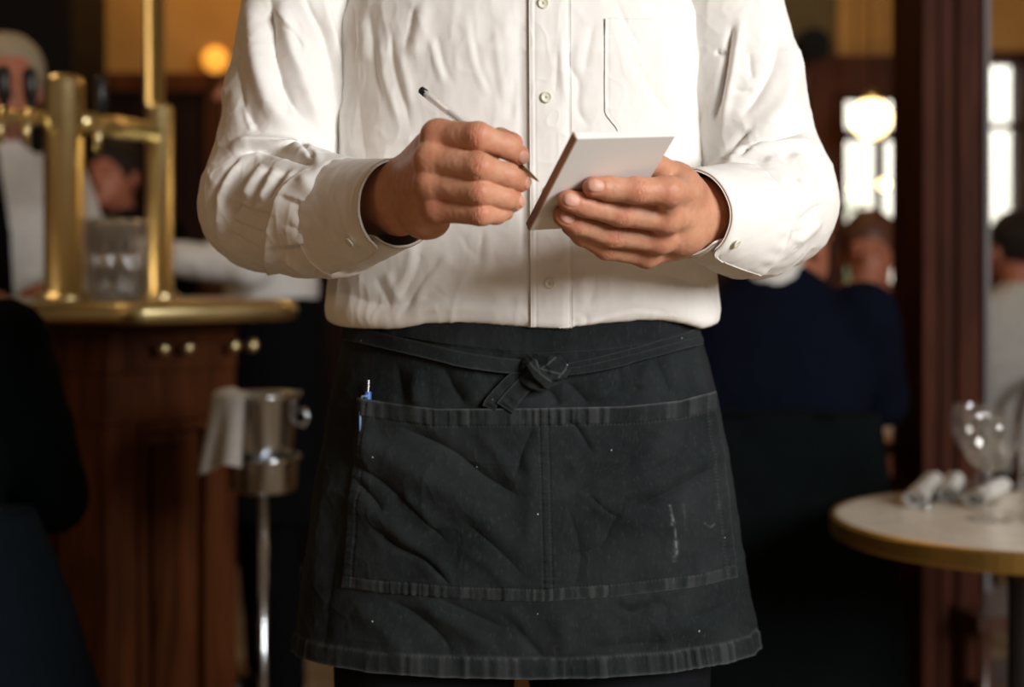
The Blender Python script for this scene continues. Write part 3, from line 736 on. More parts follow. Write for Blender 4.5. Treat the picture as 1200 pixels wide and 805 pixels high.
R_F = [('g', 5.0, 13, [(292, -10), (297, 25), (302, 75), (317, 124), (347, 154)]), ('g', -4.5, 9, [(316, -5), (322, 62), (338, 112), (356, 140)]), ('g', -3, 11, [(277, 40), (279, 90), (288, 130), (308, 158)]),
       ('g', 3.5, 9, [(330, 0), (342, 60), (360, 110), (380, 160)]), ('g', -4.0, 5, [(357, -5), (364, 12), (379, 40), (389, 80), (396, 130)]), ('g', 3.0, 6, [(378, 0), (388, 40), (397, 95), (399, 140)]),
       ('g', 2.2, 6, [(318, 10), (336, 28), (352, 50), (360, 64)]), ('g', -2, 5, [(330, 30), (345, 42), (356, 60)]), ('g', -2.5, 7, [(326, 90), (334, 118), (340, 135)]),
       ('g', 2, 4, [(250, 130), (258, 118), (262, 100)]), ('g', -1.6, 3, [(256, 140), (262, 122), (268, 108)]), ('g', 1.6, 4, [(285, 120), (290, 140), (296, 155)]),
       ('g', 6.0, 8, [(270, 178), (284, 169), (310, 167), (340, 170), (362, 180), (378, 192)]), ('g', -6.0, 4, [(282, 181), (300, 175), (322, 178), (350, 186), (366, 192)]), ('g', -4.5, 5, [(345, 166), (358, 178), (370, 188)]),
       ('g', -3.8, 4, [(279, 186), (263, 205), (251, 230), (249, 262)]), ('g', 3.0, 6, [(288, 186), (270, 206), (259, 236), (257, 275)]),
       ('g', -3.6, 4, [(303, 193), (290, 208), (280, 228), (272, 258)]), ('g', 3.2, 6, [(310, 194), (298, 214), (288, 234)]),
       ('g', -3.4, 4, [(318, 196), (306, 214), (296, 234), (290, 250)]), ('g', 3.0, 6, [(327, 198), (316, 218), (306, 238)]),
       ('g', -3.2, 4, [(336, 200), (325, 216), (312, 236)]), ('g', 2.8, 5, [(346, 200), (335, 220), (322, 244)]),
       ('s', 3.6, 10, [(314, 330), (312, 305), (314, 280), (320, 256), (334, 228), (352, 205), (362, 196)]),
       ('s', -2.6, 5, [(266, 231), (289, 243), (322, 252)]), ('s', -1.8, 4, [(269, 255), (294, 267), (315, 273)]), ('s', -1.8, 4, [(270, 272), (284, 280), (303, 290)]),
       ('s', -3.8, 9, [(336, 231), (362, 241), (386, 256), (400, 261)]), ('s', -3.4, 9, [(316, 289), (353, 287), (402, 280)]),
       ('g', 4.0, 9, [(360, 205), (364, 225), (382, 244)]), ('g', -3.4, 6, [(390, 196), (388, 215), (391, 240), (396, 252)]), ('g', 3.2, 6, [(399, 196), (398, 220), (400, 245)]),
       ('g', -1.8, 6, [(345, 245), (352, 262), (345, 280)]), ('g', 2.2, 6, [(372, 258), (380, 268), (392, 275)]), ('g', -1.6, 4, [(336, 262), (350, 270), (372, 276)]),
       ('g', -2.2, 5, [(398, 285), (404, 300), (414, 318)]), ('g', 2.0, 5, [(330, 300), (345, 310), (360, 322)]), ('g', -2.0, 5, [(366, 322), (378, 308), (390, 294)]), ('g', 1.8, 6, [(384, 326), (398, 312), (404, 300)])]
rE, rC = P(315, 244, 1.42), P(409, 256, 1.305)
V, Q = sleeve(P(362, -45, 1.475), rE, rC, .0600, .0620, .0600, .0545, (-.40, 1.20, 1.10), (-.09, 1.60, 1.56), R_F, [(ellip(P(304, 233, 1.415), (.056, .058, .056)), .02)])
sl = worn('sleeve', V, Q, M_SHIRT, shirt); rs_parent = sl
L_F = [('g', -3.6, 9, [(914, 10), (912, 62), (897, 99), (870, 136)]), ('g', 3.4, 12, [(932, 40), (930, 90), (912, 130), (886, 156)]), ('g', -4.5, 5, [(858, 30), (848, 90), (838, 140)]), ('g', 3, 6, [(868, 20), (858, 90), (846, 150)]),
       ('g', -3.0, 4, [(838, 60), (846, 62), (850, 58)]), ('g', -2.0, 6, [(878, 60), (880, 84), (884, 92)]), ('g', -1.6, 4, [(860, 106), (872, 107), (882, 106)]),
       ('g', -4.2, 6, [(848, 192), (855, 178), (867, 163), (880, 152)]), ('g', 4.4, 8, [(846, 198), (868, 182), (900, 172), (934, 168), (958, 174)]), ('g', -4.2, 4, [(862, 190), (886, 172), (914, 161), (949, 151)]),
       ('g', -2.6, 5, [(856, 200), (864, 208), (870, 220)]), ('g', 2.4, 6, [(868, 196), (878, 206), (886, 222)]), ('g', -2.6, 5, [(880, 190), (894, 200), (906, 216)]), ('g', 2.2, 6, [(896, 186), (910, 198), (922, 216)]),
       ('g', -2.6, 5, [(912, 182), (928, 194), (940, 214)]), ('g', 2.2, 6, [(926, 180), (942, 194), (954, 218)]), ('g', -2.6, 5, [(940, 180), (956, 200), (964, 226)]), ('g', -2.0, 4, [(960, 186), (970, 206), (972, 232)]),
       ('g', 1.8, 6, [(870, 240), (886, 236), (900, 242)]), ('g', -1.6, 5, [(894, 240), (904, 235), (914, 230)]), ('g', -2.0, 6, [(935, 262), (950, 248), (964, 240)]), ('g', 2.0, 6, [(930, 286), (948, 272), (962, 256)]),
       ('s', -3.2, 8, [(861, 281), (892, 278), (926, 271)]), ('s', 2.0, 6, [(852, 299), (876, 307), (898, 304)]), ('g', -2.6, 4, [(863, 283), (868, 296), (875, 305)]), ('g', -2.0, 4, [(884, 288), (888, 298), (886, 308)]), ('g', 2.0, 4, [(876, 284), (880, 294), (882, 304)]),
       ('g', -2.0, 5, [(924, 273), (916, 288), (910, 300)]), ('g', 2.0, 5, [(905, 282), (898, 292), (896, 304)]), ('g', -1.5, 4, [(846, 312), (860, 318), (880, 322)]), ('g', 1.4, 6, [(858, 212), (856, 240), (858, 266)])]
lE, lC = P(901, 243, 1.42), P(862, 258, 1.325)
V, Q = sleeve(P(836, -45, 1.475), lE, lC, .0600, .0615, .0600, .0545, (.09, 1.20, 1.10), (.40, 1.60, 1.56), L_F, [(ellip(P(911, 230, 1.415), (.056, .058, .056)), .02)])
worn('sleeve', V, Q, M_SHIRT, shirt)

# cuffs: a double-thickness band wrapped round the wrist with an overlap and a rounded corner
def cuff(name, C0, C1, r0, r1, squash, upv, start, nrm_end, round_end, wob, outer=1):
    """C0 seam centre, C1 opening centre; start = angle of the free edge"""
    ax0 = unit(C1 - C0); n1 = unit(nrm_end)
    def frame(ax):
        a = unit(np.asarray(upv) - ax * (np.asarray(upv) @ ax)); return a, np.cross(ax, a)
    nu, nv = 150, 40; TH = R(392)
    grid = np.zeros((nu, nv, 3)); nor = np.zeros_like(grid)
    a0, b0 = frame(ax0); a1, b1 = frame(n1)
    for i in range(nu):
        f = i / (nu - 1); th = start + TH * f
        lift = .0032 * outer * (f - .5) * 2 * sstep(.0, .1, abs(f - .5))
        end = min(f, 1 - f) * TH / R(16)                        # rounded corners at both free ends
        for jn in range(nv):
            t = jn / (nv - 1)
            tt = t * (1 - round_end * (1 - math.sqrt(max(0, 1 - (1 - min(1, end)) ** 2))))
            r = r0 + (r1 - r0) * tt + lift + wob * math.sin(th * 3 + 1) * tt
            c = C0 + (C1 - C0) * tt
            a = a0 + (a1 - a0) * tt; b = b0 + (b1 - b0) * tt
            d = a * math.cos(th) + b * math.sin(th) * squash
            grid[i, jn] = c + d * r; nor[i, jn] = unit(d)
    return grid, nor
def sheet(grid, nor, th):
    """closed double sheet from a grid"""
    nu, nv = grid.shape[:2]
    A = (grid + nor * th / 2).reshape(-1, 3); B = (grid - nor * th / 2).reshape(-1, 3); n = nu * nv
    i, j = np.meshgrid(np.arange(nu - 1), np.arange(nv - 1), indexing='ij'); a = (i * nv + j).ravel()
    q = np.stack([a, a + nv, a + nv + 1, a + 1], 1); Q = [q, q[:, ::-1] + n]
    e = [np.arange(nv), np.arange(nu) * nv + nv - 1, np.arange(nv)[::-1] + (nu - 1) * nv, np.arange(nu)[::-1] * nv]
    for s in e: Q.append(np.stack([s[:-1], s[1:], s[1:] + n, s[:-1] + n], 1)[:, ::-1])
    return np.concatenate([A, B]), np.concatenate(Q)
def edge_roll(nv_like, t): return t
CG = []
def cuff_obj(*a):
    g, nr = cuff(*a); CG.append((g, nr))
    nu, nv = g.shape[:2]; t = np.linspace(0, 1, nv)[None, :]
    # stitched edge: a thin groove just inside the opening and along the seam
    dep = -.0007 * np.exp(-((t - .93) / .02) ** 2) - .0007 * np.exp(-((t - .07) / .02) ** 2) + .0006 * np.exp(-((t - .975) / .02) ** 2)
    pk = .0005 * np.sin(np.linspace(0, 1, nu) * 150)[:, None] * np.exp(-((t - .1) / .12) ** 2)
    W_ = g.reshape(-1, 3); nz = (0.0006 * noise(W_, 55.0, 1.0) + .0003 * noise(W_, 140.0, 2.0)).reshape(nu, nv)
    g = g + nr * (dep + pk + nz)[..., None]
    V, Q = sheet(g, nr, .0022); return V, Q
c1 = cuff_obj('cuff', P(405, 255, 1.310), P(467, 241, 1.225),   .0530, .0382, .92, (0, 0, 1), R(128), unit(P(466, 236, 1.225) - P(418, 246, 1.31)), .30, .0006)
rcuff = worn('cuff', *c1, M_SHIRT, shirt)
c2 = cuff_obj('cuff', P(866, 258, 1.330), P(809, 251, 1.245), .0535, .0378, .92, (0, 0, 1), R(205), unit(P(811, 250, 1.245) - P(857, 254, 1.33)), .25, .0008, -1)
lcuff = worn('cuff', *c2, M_SHIRT, shirt)

# placket: raised band down the front, open edge on its left, stitched on its right
def patch(fn, us, vs, prof, th=.0012):
    """sheet over the shirt front: us, vs -> pixel by fn; prof(u, v) lift in m"""
    g = np.zeros((len(us), len(vs), 3)); nr = np.zeros_like(g)
    U, Vv = np.meshgrid(us, vs, indexing='ij'); px, py = fn(U, Vv)
    base = torso_front(px.ravel(), py.ravel()).reshape(g.shape)
    dx = torso_front(px.ravel() + 2, py.ravel()).reshape(g.shape) - base; dy = torso_front(px.ravel(), py.ravel() + 2).reshape(g.shape) - base
    nr = np.cross(dx, dy); nr /= np.linalg.norm(nr, axis=2, keepdims=True); nr[nr[..., 1] > 0] *= -1
    h = .7 * folds(base.reshape(-1, 3), nr.reshape(-1, 3), T_F, False).reshape(U.shape)
    b_ = base.reshape(-1, 3); nz = (.0011 * ridged(b_, (30, 30, 13), 4.0) + .0005 * ridged(b_, (75, 75, 40), 6.0) + 0.0011 * noise(b_, (26, 26, 9)) + 0.0006 * noise(b_, (70, 70, 24), 3.0) + 0.00022 * noise(b_, (190, 190, 80), 8.0)).reshape(U.shape)
    hm = np.interp(px, [380, 400, 430, 455, 480, 500, 540, 600, 660, 700, 745, 790, 822, 842], [0, 3, 4.5, 5.5, 3, -1, -3, 1, 3, 0, -6, -3, 5, 5]) * 0.0008
    g = base + nr * (h + nz + prof(U, Vv))[..., None]
    g[..., 2] -= hm * sstep(1.15, 1.11, g[..., 2])
    V, Q = sheet(g, nr, th); return V, Q
def plk(u, v): return 619.5 + 2.5 * v + u * (49 + .0 * v) , -60 + v * 441.5
V, Q = patch(plk, np.linspace(0, 1, 40), np.linspace(0, 1, 330), lambda u, v: .0026 - .0016 * sstep(.75, 1, u) + .0004 * np.exp(-((u - .07) / .05) ** 2) - .0006 * np.exp(-((u - .13) / .02) ** 2) - .0008 * np.exp(-((u - .93) / .025) ** 2))
placket = worn('placket', V, Q, M_SHIRT, shirt)
def pkt(u, v):
    cut = 15 * sstep(.80, 1.0, v)
    return 708.5 + cut * (1 - u) * 1.0 + u * (118 - cut) - cut * 0, 22 + v * 134 - 10 * np.abs(u - .5) * 0
V, Q = patch(pkt, np.linspace(0, 1, 70), np.linspace(0, 1, 80), lambda u, v: .0007 + .0005 * sstep(.25, 0, u) + .0012 * sstep(.2, 0, v) * sstep(.3, 0, u) - .0005 * np.exp(-((u - .03) / .012) ** 2) - .0003 * np.exp(-((v - .15) / .012) ** 2) - .0012 * sstep(.75, 1, u) - .0006 * sstep(.3, .6, u) * sstep(.1, 0, v), .0005)
worn('chest_pocket', V, Q, M_SHIRT, shirt)
def button(px, py, parent, r=.0055, fn=None):
    c = torso_front(px, py)[0]; nrm = unit(EYE - c) * .5 + np.array((0, -.5, 0)); nrm = unit(nrm)
    bm = bmesh.new(); lathe(bm, [(0, .0008), (.0028, .0006), (.0034, .0010), (.0046, .0018), (.0054, .0012), (.0055, 0), (.0050, -.0008), (0, -.0008)], 24)
    M = Vector((0, 0, 1)).rotation_difference(Vector(nrm)).to_matrix()
    hole = bmesh.new()
    for v in bm.verts: v.co = M @ v.co + Vector(c + nrm * .0042 - FEET)
    o = bm_obj('button', bm, M_BUTTON, parent, smooth=True)
    tm = bmesh.new()
    for sx, sy_ in ((1, 1), (-1, 1), (1, -1), (-1, -1)): tube(tm, [(sx * .0011, sy_ * .0011, .0004), (sx * .0003, sy_ * .0003, .0013)], .00042, 6)
    for v in tm.verts: v.co = M @ v.co + Vector(c + nrm * .0042 - FEET)
    bm_obj('button_thread', tm, M_THREAD_W, o)
for px, py in ((637, 4), (640.5, 114), (643, 224), (644.5, 332)): button(px, py, shirt)
def loose_button(c, nrm, r, parent):
    bm = bmesh.new(); k = r / .0055; lathe(bm, [(0, .0008 * k), (.0028 * k, .0006 * k), (.0046 * k, .0018 * k), (.0055 * k, 0), (0, -.0008)], 20)
    M = Vector((0, 0, 1)).rotation_difference(Vector(nrm)).to_matrix()
    for v in bm.verts: v.co = M @ v.co + Vector(np.asarray(c) - FEET)
    bm_obj('cuff_button', bm, M_BUTTON, parent, smooth=True)
# collar, above the frame
bm = bmesh.new()
for k, (r_, z_) in enumerate(((.066, 1.520), (.064, 1.555), (.066, 1.562), (.082, 1.525))): pass
lathe(bm, [(.070, 1.505), (.066, 1.530), (.064, 1.565), (.068, 1.568), (.086, 1.520), (.084, 1.518)], 40, (XC, YC + .02, 0))
for v in bm.verts: v.co -= Vector(FEET)
bm_obj('collar', bm, M_SHIRT, shirt, smooth=True)
for (g_, n_), i_, j_ in ((CG[0], 150 - 13, 30), (CG[1], 12, 33)):
    loose_button(g_[i_, j_] + n_[i_, j_] * .0030, n_[i_, j_], .0048, shirt)
# ------------------------------------------------------------------ apron, trousers, shoes
AP_PY = [375, 395, 420, 470, 560, 640, 720, 765, 800]
AP_L = [407, 405, 399, 388, 374, 362, 350, 345, 344]
AP_R = [816, 818, 826, 839, 853, 867, 881, 889, 891]
AZ = EYE[2] - (np.array(AP_PY) - HY) / FPX * YC; o_ = np.argsort(AZ)
AZ = AZ[o_]
AA = ((np.array(AP_R) - AP_L) / 2 / FPX * YC)[o_]; AC = (((np.array(AP_R) + AP_L) / 2 - CX) / FPX * YC)[o_]
AB = np.interp(AZ, [.72, .80, .95, 1.06, 1.11], [.128, .127, .124, .117, .109])
def ap_pt(th, z, off=0.0):
    a, b, c = np.interp(z, AZ, AA) + off, np.interp(z, AZ, AB) + off, np.interp(z, AZ, AC)
    e = 2 / 2.25
    sx, cy = np.sin(th), np.cos(th)
    return np.stack([c + a * np.sign(sx) * np.abs(sx) ** e, YC - b * np.sign(cy) * np.abs(cy) ** e, z + 0 * th], -1)
def ap_hit(px, py, off=0.0):
    px = np.asarray(px, float); py = np.asarray(py, float); Y = np.full(px.shape, 1.35)
    for _ in range(25):
        z = EYE[2] - (py - HY) / FPX * Y; x = (px - CX) / FPX * Y
        a, b, c = np.interp(z, AZ, AA) + off, np.interp(z, AZ, AB) + off, np.interp(z, AZ, AC)
        Y = YC - b * np.clip(1 - np.abs((x - c) / a) ** 2.25, 0, 1) ** (1 / 2.25)
    return np.stack([(px - CX) / FPX * Y, Y, EYE[2] - (py - HY) / FPX * Y], -1)
A_F = [ # diagonal drag lines, left
  ('g', 3.6, 15, [(415, 505), (468, 543), (507, 566), (560, 604), (600, 640)]), ('g', -3.4, 11, [(400, 530), (450, 566), (490, 602), (530, 640)]), ('g', -3.6, 11, [(470, 500), (531, 528), (567, 557), (610, 582)]),
  ('g', 3.4, 12, [(415, 585), (440, 600), (470, 624), (501, 653), (535, 688)]), ('g', 3.2, 9, [(470, 578), (492, 598), (512, 622)]), ('g', -4.2, 6, [(440, 618), (468, 640), (500, 656), (528, 684)]),
  ('g', -2.6, 6, [(418, 560), (440, 584), (452, 600)]), ('g', 2.4, 10, [(560, 500), (590, 540), (612, 580)]), ('g', -2.6, 8, [(625, 500), (612, 530), (604, 560)]), ('g', 2.8, 10, [(618, 520), (622, 570), (620, 640)]),
  ('g', -2.0, 8, [(545, 610), (580, 640), (612, 672)]), ('g', 2.0, 9, [(540, 640), (570, 660), (600, 690)]),
  # right
  ('g', -3.6, 6, [(835, 546), (812, 560), (780, 578), (742, 595)]), ('g', 2.8, 9, [(838, 530), (805, 548), (768, 566), (730, 580)]), ('g', -2.4, 6, [(803, 505), (796, 525), (786, 540), (760, 552)]),
  ('g', -3.0, 12, [(780, 495), (740, 533), (690, 565), (660, 580)]), ('g', 2.6, 12, [(720, 510), (690, 540), (660, 556)]), ('g', -2.2, 8, [(735, 582), (718, 610), (702, 640), (660, 652)]), ('g', 2.2, 10, [(690, 590), (720, 600), (745, 610)]),
  ('g', -2.4, 6, [(662, 492), (676, 502), (692, 528)]), ('g', -1.8, 4, [(690, 580), (712, 600), (726, 606)]), ('g', 2.0, 14, [(790, 600), (780, 650), (740, 676)]), ('g', -2.0, 9, [(668, 600), (680, 650), (672, 690)]),
  ('g', 1.6, 8, [(810, 640), (816, 668), (830, 672)]),
  # above the pocket
  ('g', 4.2, 9, [(493, 432), (488, 452), (490, 478)]), ('g', -3.0, 9, [(520, 430), (530, 452), (545, 474)]), ('g', -2.6, 9, [(466, 430), (470, 452), (474, 474)]), ('g', 2.2, 12, [(545, 440), (555, 460), (560, 476)]),
  ('g', 3.0, 7, [(760, 420), (754, 436), (746, 456)]), ('g', -3.2, 7, [(770, 422), (778, 440), (786, 460)]), ('g', -3.0, 8, [(665, 448), (680, 462), (690, 474)]), ('g', -2.2, 8, [(725, 430), (728, 446), (722, 462)]),
  ('g', 2.4, 10, [(700, 440), (700, 455), (706, 470)]), ('g', -3.2, 10, [(640, 455), (650, 465), (655, 476)]), ('g', 2.6, 9, [(812, 410), (818, 440), (826, 470)]), ('g', -2.0, 7, [(800, 430), (806, 448), (812, 462)]),
  # skirt below the pocket and down the sides
  ('g', 2.6, 12, [(415, 715), (450, 735), (480, 770)]), ('g', -2.6, 10, [(450, 700), (490, 722), (520, 750), (530, 775)]), ('g', 2.6, 11, [(490, 705), (540, 735), (580, 760)]), ('g', -2.0, 7, [(510, 700), (560, 722), (590, 735)]),
  ('g', 2.2, 9, [(595, 712), (610, 728), (620, 745)]), ('g', -2.6, 9, [(600, 730), (618, 752), (640, 775)]), ('g', 2.6, 12, [(655, 715), (660, 745), (668, 775)]), ('g', -2.6, 7, [(730, 712), (745, 718), (775, 702)]), ('g', 2.2, 7, [(725, 706), (745, 704), (762, 698)]),
  ('g', -2.2, 8, [(775, 705), (782, 715), (778, 735)]), ('g', 2.2, 12, [(700, 725), (715, 745), (718, 772)]), ('g', -1.6, 6, [(800, 728), (835, 716), (860, 705)]), ('g', -2.0, 9, [(690, 760), (735, 755), (790, 752)]), ('g', 1.8, 12, [(760, 735), (810, 735), (850, 740)]),
  ('g', 3.0, 9, [(838, 480), (850, 560), (862, 640), (874, 720)]), ('g', -3.0, 8, [(848, 690), (864, 720), (872, 745)]), ('g', 2.8, 10, [(386, 520), (378, 600), (366, 700)]), ('g', -2.2, 9, [(396, 640), (386, 700), (380, 760)]),
]
def hem_y(px): return np.interp(px, [344, 352, 380, 440, 520, 620, 700, 780, 850, 880, 889], [762, 770, 778, 788, 793, 796, 794, 788, 777, 768, 757])
def pucker(arc, env, amp, per=.0105):
    a = np.asarray(arc, float); o = np.zeros(a.size)
    q = np.stack([a.ravel() / per, 0 * o, 0 * o], 1)
    o = .8 * noise(q, 1.9, 3.0) + .6 * noise(q, 3.4, 7.0)
    o = np.sign(o) * np.abs(o) ** .8 * (.7 + .6 * noise(q, .23, 2.0))
    return 1.55 * amp * env * o.reshape(a.shape)
def ap_noise(V): return .0012 * ridged(V, 17.0, 5.0) + .0005 * ridged(V, 48.0, 8.0) + 0.0013 * noise(V, 14.0, 1.0) + 0.0009 * noise(V, 40.0, 2.0) + 0.00035 * noise(V, 120.0, 3.0) + .00012 * noise(V, 330.0, 4.0)
nu, nv = 560, 300
th = np.linspace(R(-128), R(128), nu); v = np.linspace(0, 1, nv)
TH, VV = np.meshgrid(th, v, indexing='ij')
front = ap_pt(th, np.full(nu, .78)); fpx, _ = to_px(front)
zb = EYE[2] - (hem_y(fpx) - HY) / FPX * front[:, 1]; zb = np.where(np.abs(th) > R(88), zb[np.argmin(np.abs(th - R(88)))], zb)
ZT = 1.118
ZZ = ZT + (zb[:, None] - ZT) * VV
G = ap_pt(TH, ZZ); Vv = G.reshape(-1, 3)
d1 = np.gradient(G, axis=0); d2 = np.gradient(G, axis=1); NR = np.cross(d2, d1); NR /= np.linalg.norm(NR, axis=2, keepdims=True)
if NR[nu // 2, 100, 1] > 0: NR = -NR
H = folds(Vv, NR.reshape(-1, 3), A_F).reshape(nu, nv) + ap_noise(Vv).reshape(nu, nv)
arc = np.cumsum(np.r_[0, np.linalg.norm(np.diff(front, axis=0), axis=1)])[:, None]
dz = ZZ - zb[:, None]                                     # height above the hem edge
hemw = .0185
inh = sstep(hemw + .003, hemw - .001, dz)
H += .0012 * inh + pucker(arc, inh * sstep(0, .006, dz + .004), .0011) - .0011 * np.exp(-((dz - hemw) / .0013) ** 2)
wear = .10 * np.exp(-((dz - hemw - .0014) / .0012) ** 2) + .22 * np.exp(-(dz / .0018) ** 2) + .14 * inh * np.clip(pucker(arc, 1, 1), 0, 1)
stitch = (np.sin(2 * PI * arc / .0033) > .1) * np.exp(-((dz - hemw) / .0009) ** 2); wear = wear + .16 * stitch
band = sstep(.012, .0, np.abs(ZZ - 1.098) - .02) * 0
G2 = G + NR * H[..., None]
V, Q = sheet(G2, NR, .0016)
apron = worn('apron', V, Q, M_APRON); attr(apron.data, 'wear', np.concatenate([wear.ravel(), wear.ravel() * 0]))
def ap_sheet(name, PX, PY, lift, wear, th=.0014, parent=None, extra=None, foldit=1.0):
    B = ap_hit(PX, PY); dx = ap_hit(PX + 2, PY) - B; dy = ap_hit(PX, PY + 2) - B
    nr = np.cross(dx, dy); nr /= np.linalg.norm(nr, axis=2, keepdims=True); nr[nr[..., 1] > 0] *= -1
    f = (folds(B.reshape(-1, 3), nr.reshape(-1, 3), A_F, False) + ap_noise(B.reshape(-1, 3))).reshape(PX.shape) * foldit
    g = B + nr * (f + lift)[..., None]
    V, Q = sheet(g, nr, th); o = worn(name, V, Q, M_APRON, apron if parent is None else parent)
    attr(o.data, 'wear', np.concatenate([wear.ravel(), wear.ravel() * .3])); return o
# the double pocket
U, T = np.meshgrid(np.linspace(0, 1, 420), np.linspace(0, 1, 230), indexing='ij')
xs = 402 + 460 * U
topx = np.interp(U[:, :1], [0, .055, .12, .22, .5, .75, .9, 1], [466, 470, 474, 479, 478, 476, 470, 459])
botx = np.interp(U[:, :1], [0, .1, .3, .5, .7, .9, 1], [688, 694, 701, 704, 698, 687, 676])
PY = topx + (botx - topx) * T
PXl = 425 + (402 - 425) * T ** .8; PXr = 833 + (861 - 833) * T ** .9
PX = PXl + (PXr - PXl) * U
du = (PX - PXl) / 1250; dr = (PXr - PX) / 1250; dt = (PY - topx) / 1250; db = (botx - PY) / 1250; cx_ = (PX - (636 + 6 * T)) / 1250
arcx = PX / 1250
L = np.full(U.shape, .0030)
top = sstep(.0185, .015, dt); bot = sstep(.0125, .010, db); sid = np.maximum(sstep(.011, .009, du), sstep(.013, .011, dr))
L += .0012 * top + pucker(arcx, top * sstep(0, .004, dt), .0010, .0098) - .0009 * np.exp(-((dt - .0165) / .0011) ** 2)
L += pucker(arcx, bot, .0007, .0072) - .0009 * np.exp(-((db - .011) / .001) ** 2) + pucker(PY / 1250, sid, .0005, .0065)
for q, w_ in ((du, .0095), (dr, .0085), (dr, .0125)): L -= .0008 * np.exp(-((q - w_) / .001) ** 2)
for c0 in (-.0035, .0045): L -= .0010 * np.exp(-((cx_ - c0) / .0009) ** 2)
L += .0006 * np.exp(-(cx_ / .004) ** 2) + pucker(PY / 1250, np.exp(-(cx_ / .007) ** 2), .0005, .006)
L += .0062 * np.exp(-((PX - 431) / 12) ** 2) * sstep(575, 535, PY)
L -= .0022 * np.maximum(np.maximum(sstep(.0015, 0, du), sstep(.0015, 0, dr)), sstep(.0015, 0, db))
L += .0015 * sstep(.2, 0, T) * sstep(0.0, .12, U) * sstep(1.0, .88, U)
wr = .42 * np.exp(-(dt / .0012) ** 2) + .25 * np.maximum(np.exp(-(du / .0013) ** 2), np.exp(-(dr / .0013) ** 2)) + .28 * np.exp(-(db / .0013) ** 2)
dash = lambda a: (np.sin(2 * PI * a / .0034) > .0)
wr += .13 * dash(arcx) * np.exp(-((dt - .0165) / .0009) ** 2) + .11 * dash(arcx) * np.exp(-((db - .011) / .0009) ** 2)
for q, w_ in ((du, .0095), (dr, .0085)): wr += .12 * dash(PY / 1250) * np.exp(-((q - w_) / .0009) ** 2)
for c0 in (-.0035, .0045): wr += .06 * dash(PY / 1250) * np.exp(-((cx_ - c0) / .0009) ** 2)
wr += .14 * (top + bot) * np.clip(pucker(arcx, 1, 1, .0098), 0, 1)
for pts, a_, w_ in (([(782, 592), (786, 612), (790, 648)], .8, 1.2), ([(784, 604), (784, 614)], .8, 1.2), ([(797, 590), (800, 620)], .14, 2.0), ([(789, 635), (787, 655)], .35, 3.0), ([(822, 612), (830, 618), (834, 614)], .35, 1.0), ([(759, 594), (764, 595)], .3, .8), ([(838, 600), (842, 585)], .12, 2.0), ([(600, 470), (640, 600)], .0, 1)):
    d, _, t = polydist(PX.ravel(), PY.ravel(), pts); wr += (a_ * np.exp(-(d / w_) ** 2) * (.5 + .5 * noise(np.stack([PX.ravel(), PY.ravel(), 0 * PX.ravel()], 1), .35))).reshape(U.shape)
ap_sheet('pocket', PX, PY, L, np.clip(wr, 0, 1))
# waistband: a folded band under the blousing shirt, its lower seam dipping to the right
U, T = np.meshgrid(np.linspace(0, 1, 300), np.linspace(0, 1, 50), indexing='ij')
bpx = 406 + 412 * U
low = np.interp(bpx, [406, 450, 520, 600, 640, 700, 760, 818], [386, 392, 404, 414, 414, 411, 403, 384])
PY = 366 + (low - 366) * T; wv = .16 * np.exp(-(((1 - T) * (low - 366)) / 1.6) ** 2)
ap_sheet('waistband', bpx, PY, .0038 + .0012 * np.sin(T * 3.1) - .003 * sstep(.96, 1, T) + pucker(bpx / 1250, T, .0004, .012), wv)
# ties: flat tapes drawn to the knot, two tails falling behind the pocket edge
def tape(pts, w0, w1, lift, name='apron_tie', fold=0.0, twist=0.0, n=90, parent=None):
    c = np.array(curve_pts(pts, 12)); s = np.linspace(0, len(c) - 1, n); c = np.stack([np.interp(s, np.arange(len(c)), c[:, k]) for k in range(2)], 1)
    t = np.gradient(c, axis=0); t /= np.linalg.norm(t, axis=1, keepdims=True); nn = np.stack([-t[:, 1], t[:, 0]], 1); f = np.linspace(0, 1, n)
    q = np.linspace(-1, 1, 22); w = (w0 + (w1 - w0) * f)[:, None]
    PX = c[:, :1] + nn[:, :1] * q * w; PY = c[:, 1:] + nn[:, 1:] * q * w
    lf = lift + fold * np.exp(-((q[None] - .1) / .35) ** 2) + twist * q[None] * np.sin(f[:, None] * 3.1) + .0006 * np.sin(f * 25)[:, None] * (1 - q[None] ** 2)
    we = .28 * np.exp(-((1 - np.abs(q)) / .07) ** 2)[None] * np.ones((n, 1)) + .05 * np.exp(-((np.abs(q) - .8) / .06) ** 2)[None]
    return ap_sheet(name, PX, PY, lf, we, .0012, parent, foldit=.6)
tape([(411, 391), (440, 397), (490, 409), (540, 421), (585, 428), (622, 431)], 9, 8, .0075)
tape([(813, 393), (790, 401), (750, 413), (705, 424), (668, 431), (640, 433)], 9, 4, .0078)
tape([(813, 401), (790, 407), (750, 418), (705, 429), (668, 435), (640, 435)], 5, 4, .0095)
tape([(622, 436), (602, 444), (588, 458), (577, 471), (574, 478)], 7, 8, .0068)
tape([(632, 440), (618, 448), (604, 462), (596, 472), (592, 478)], 9, 11, .0088)
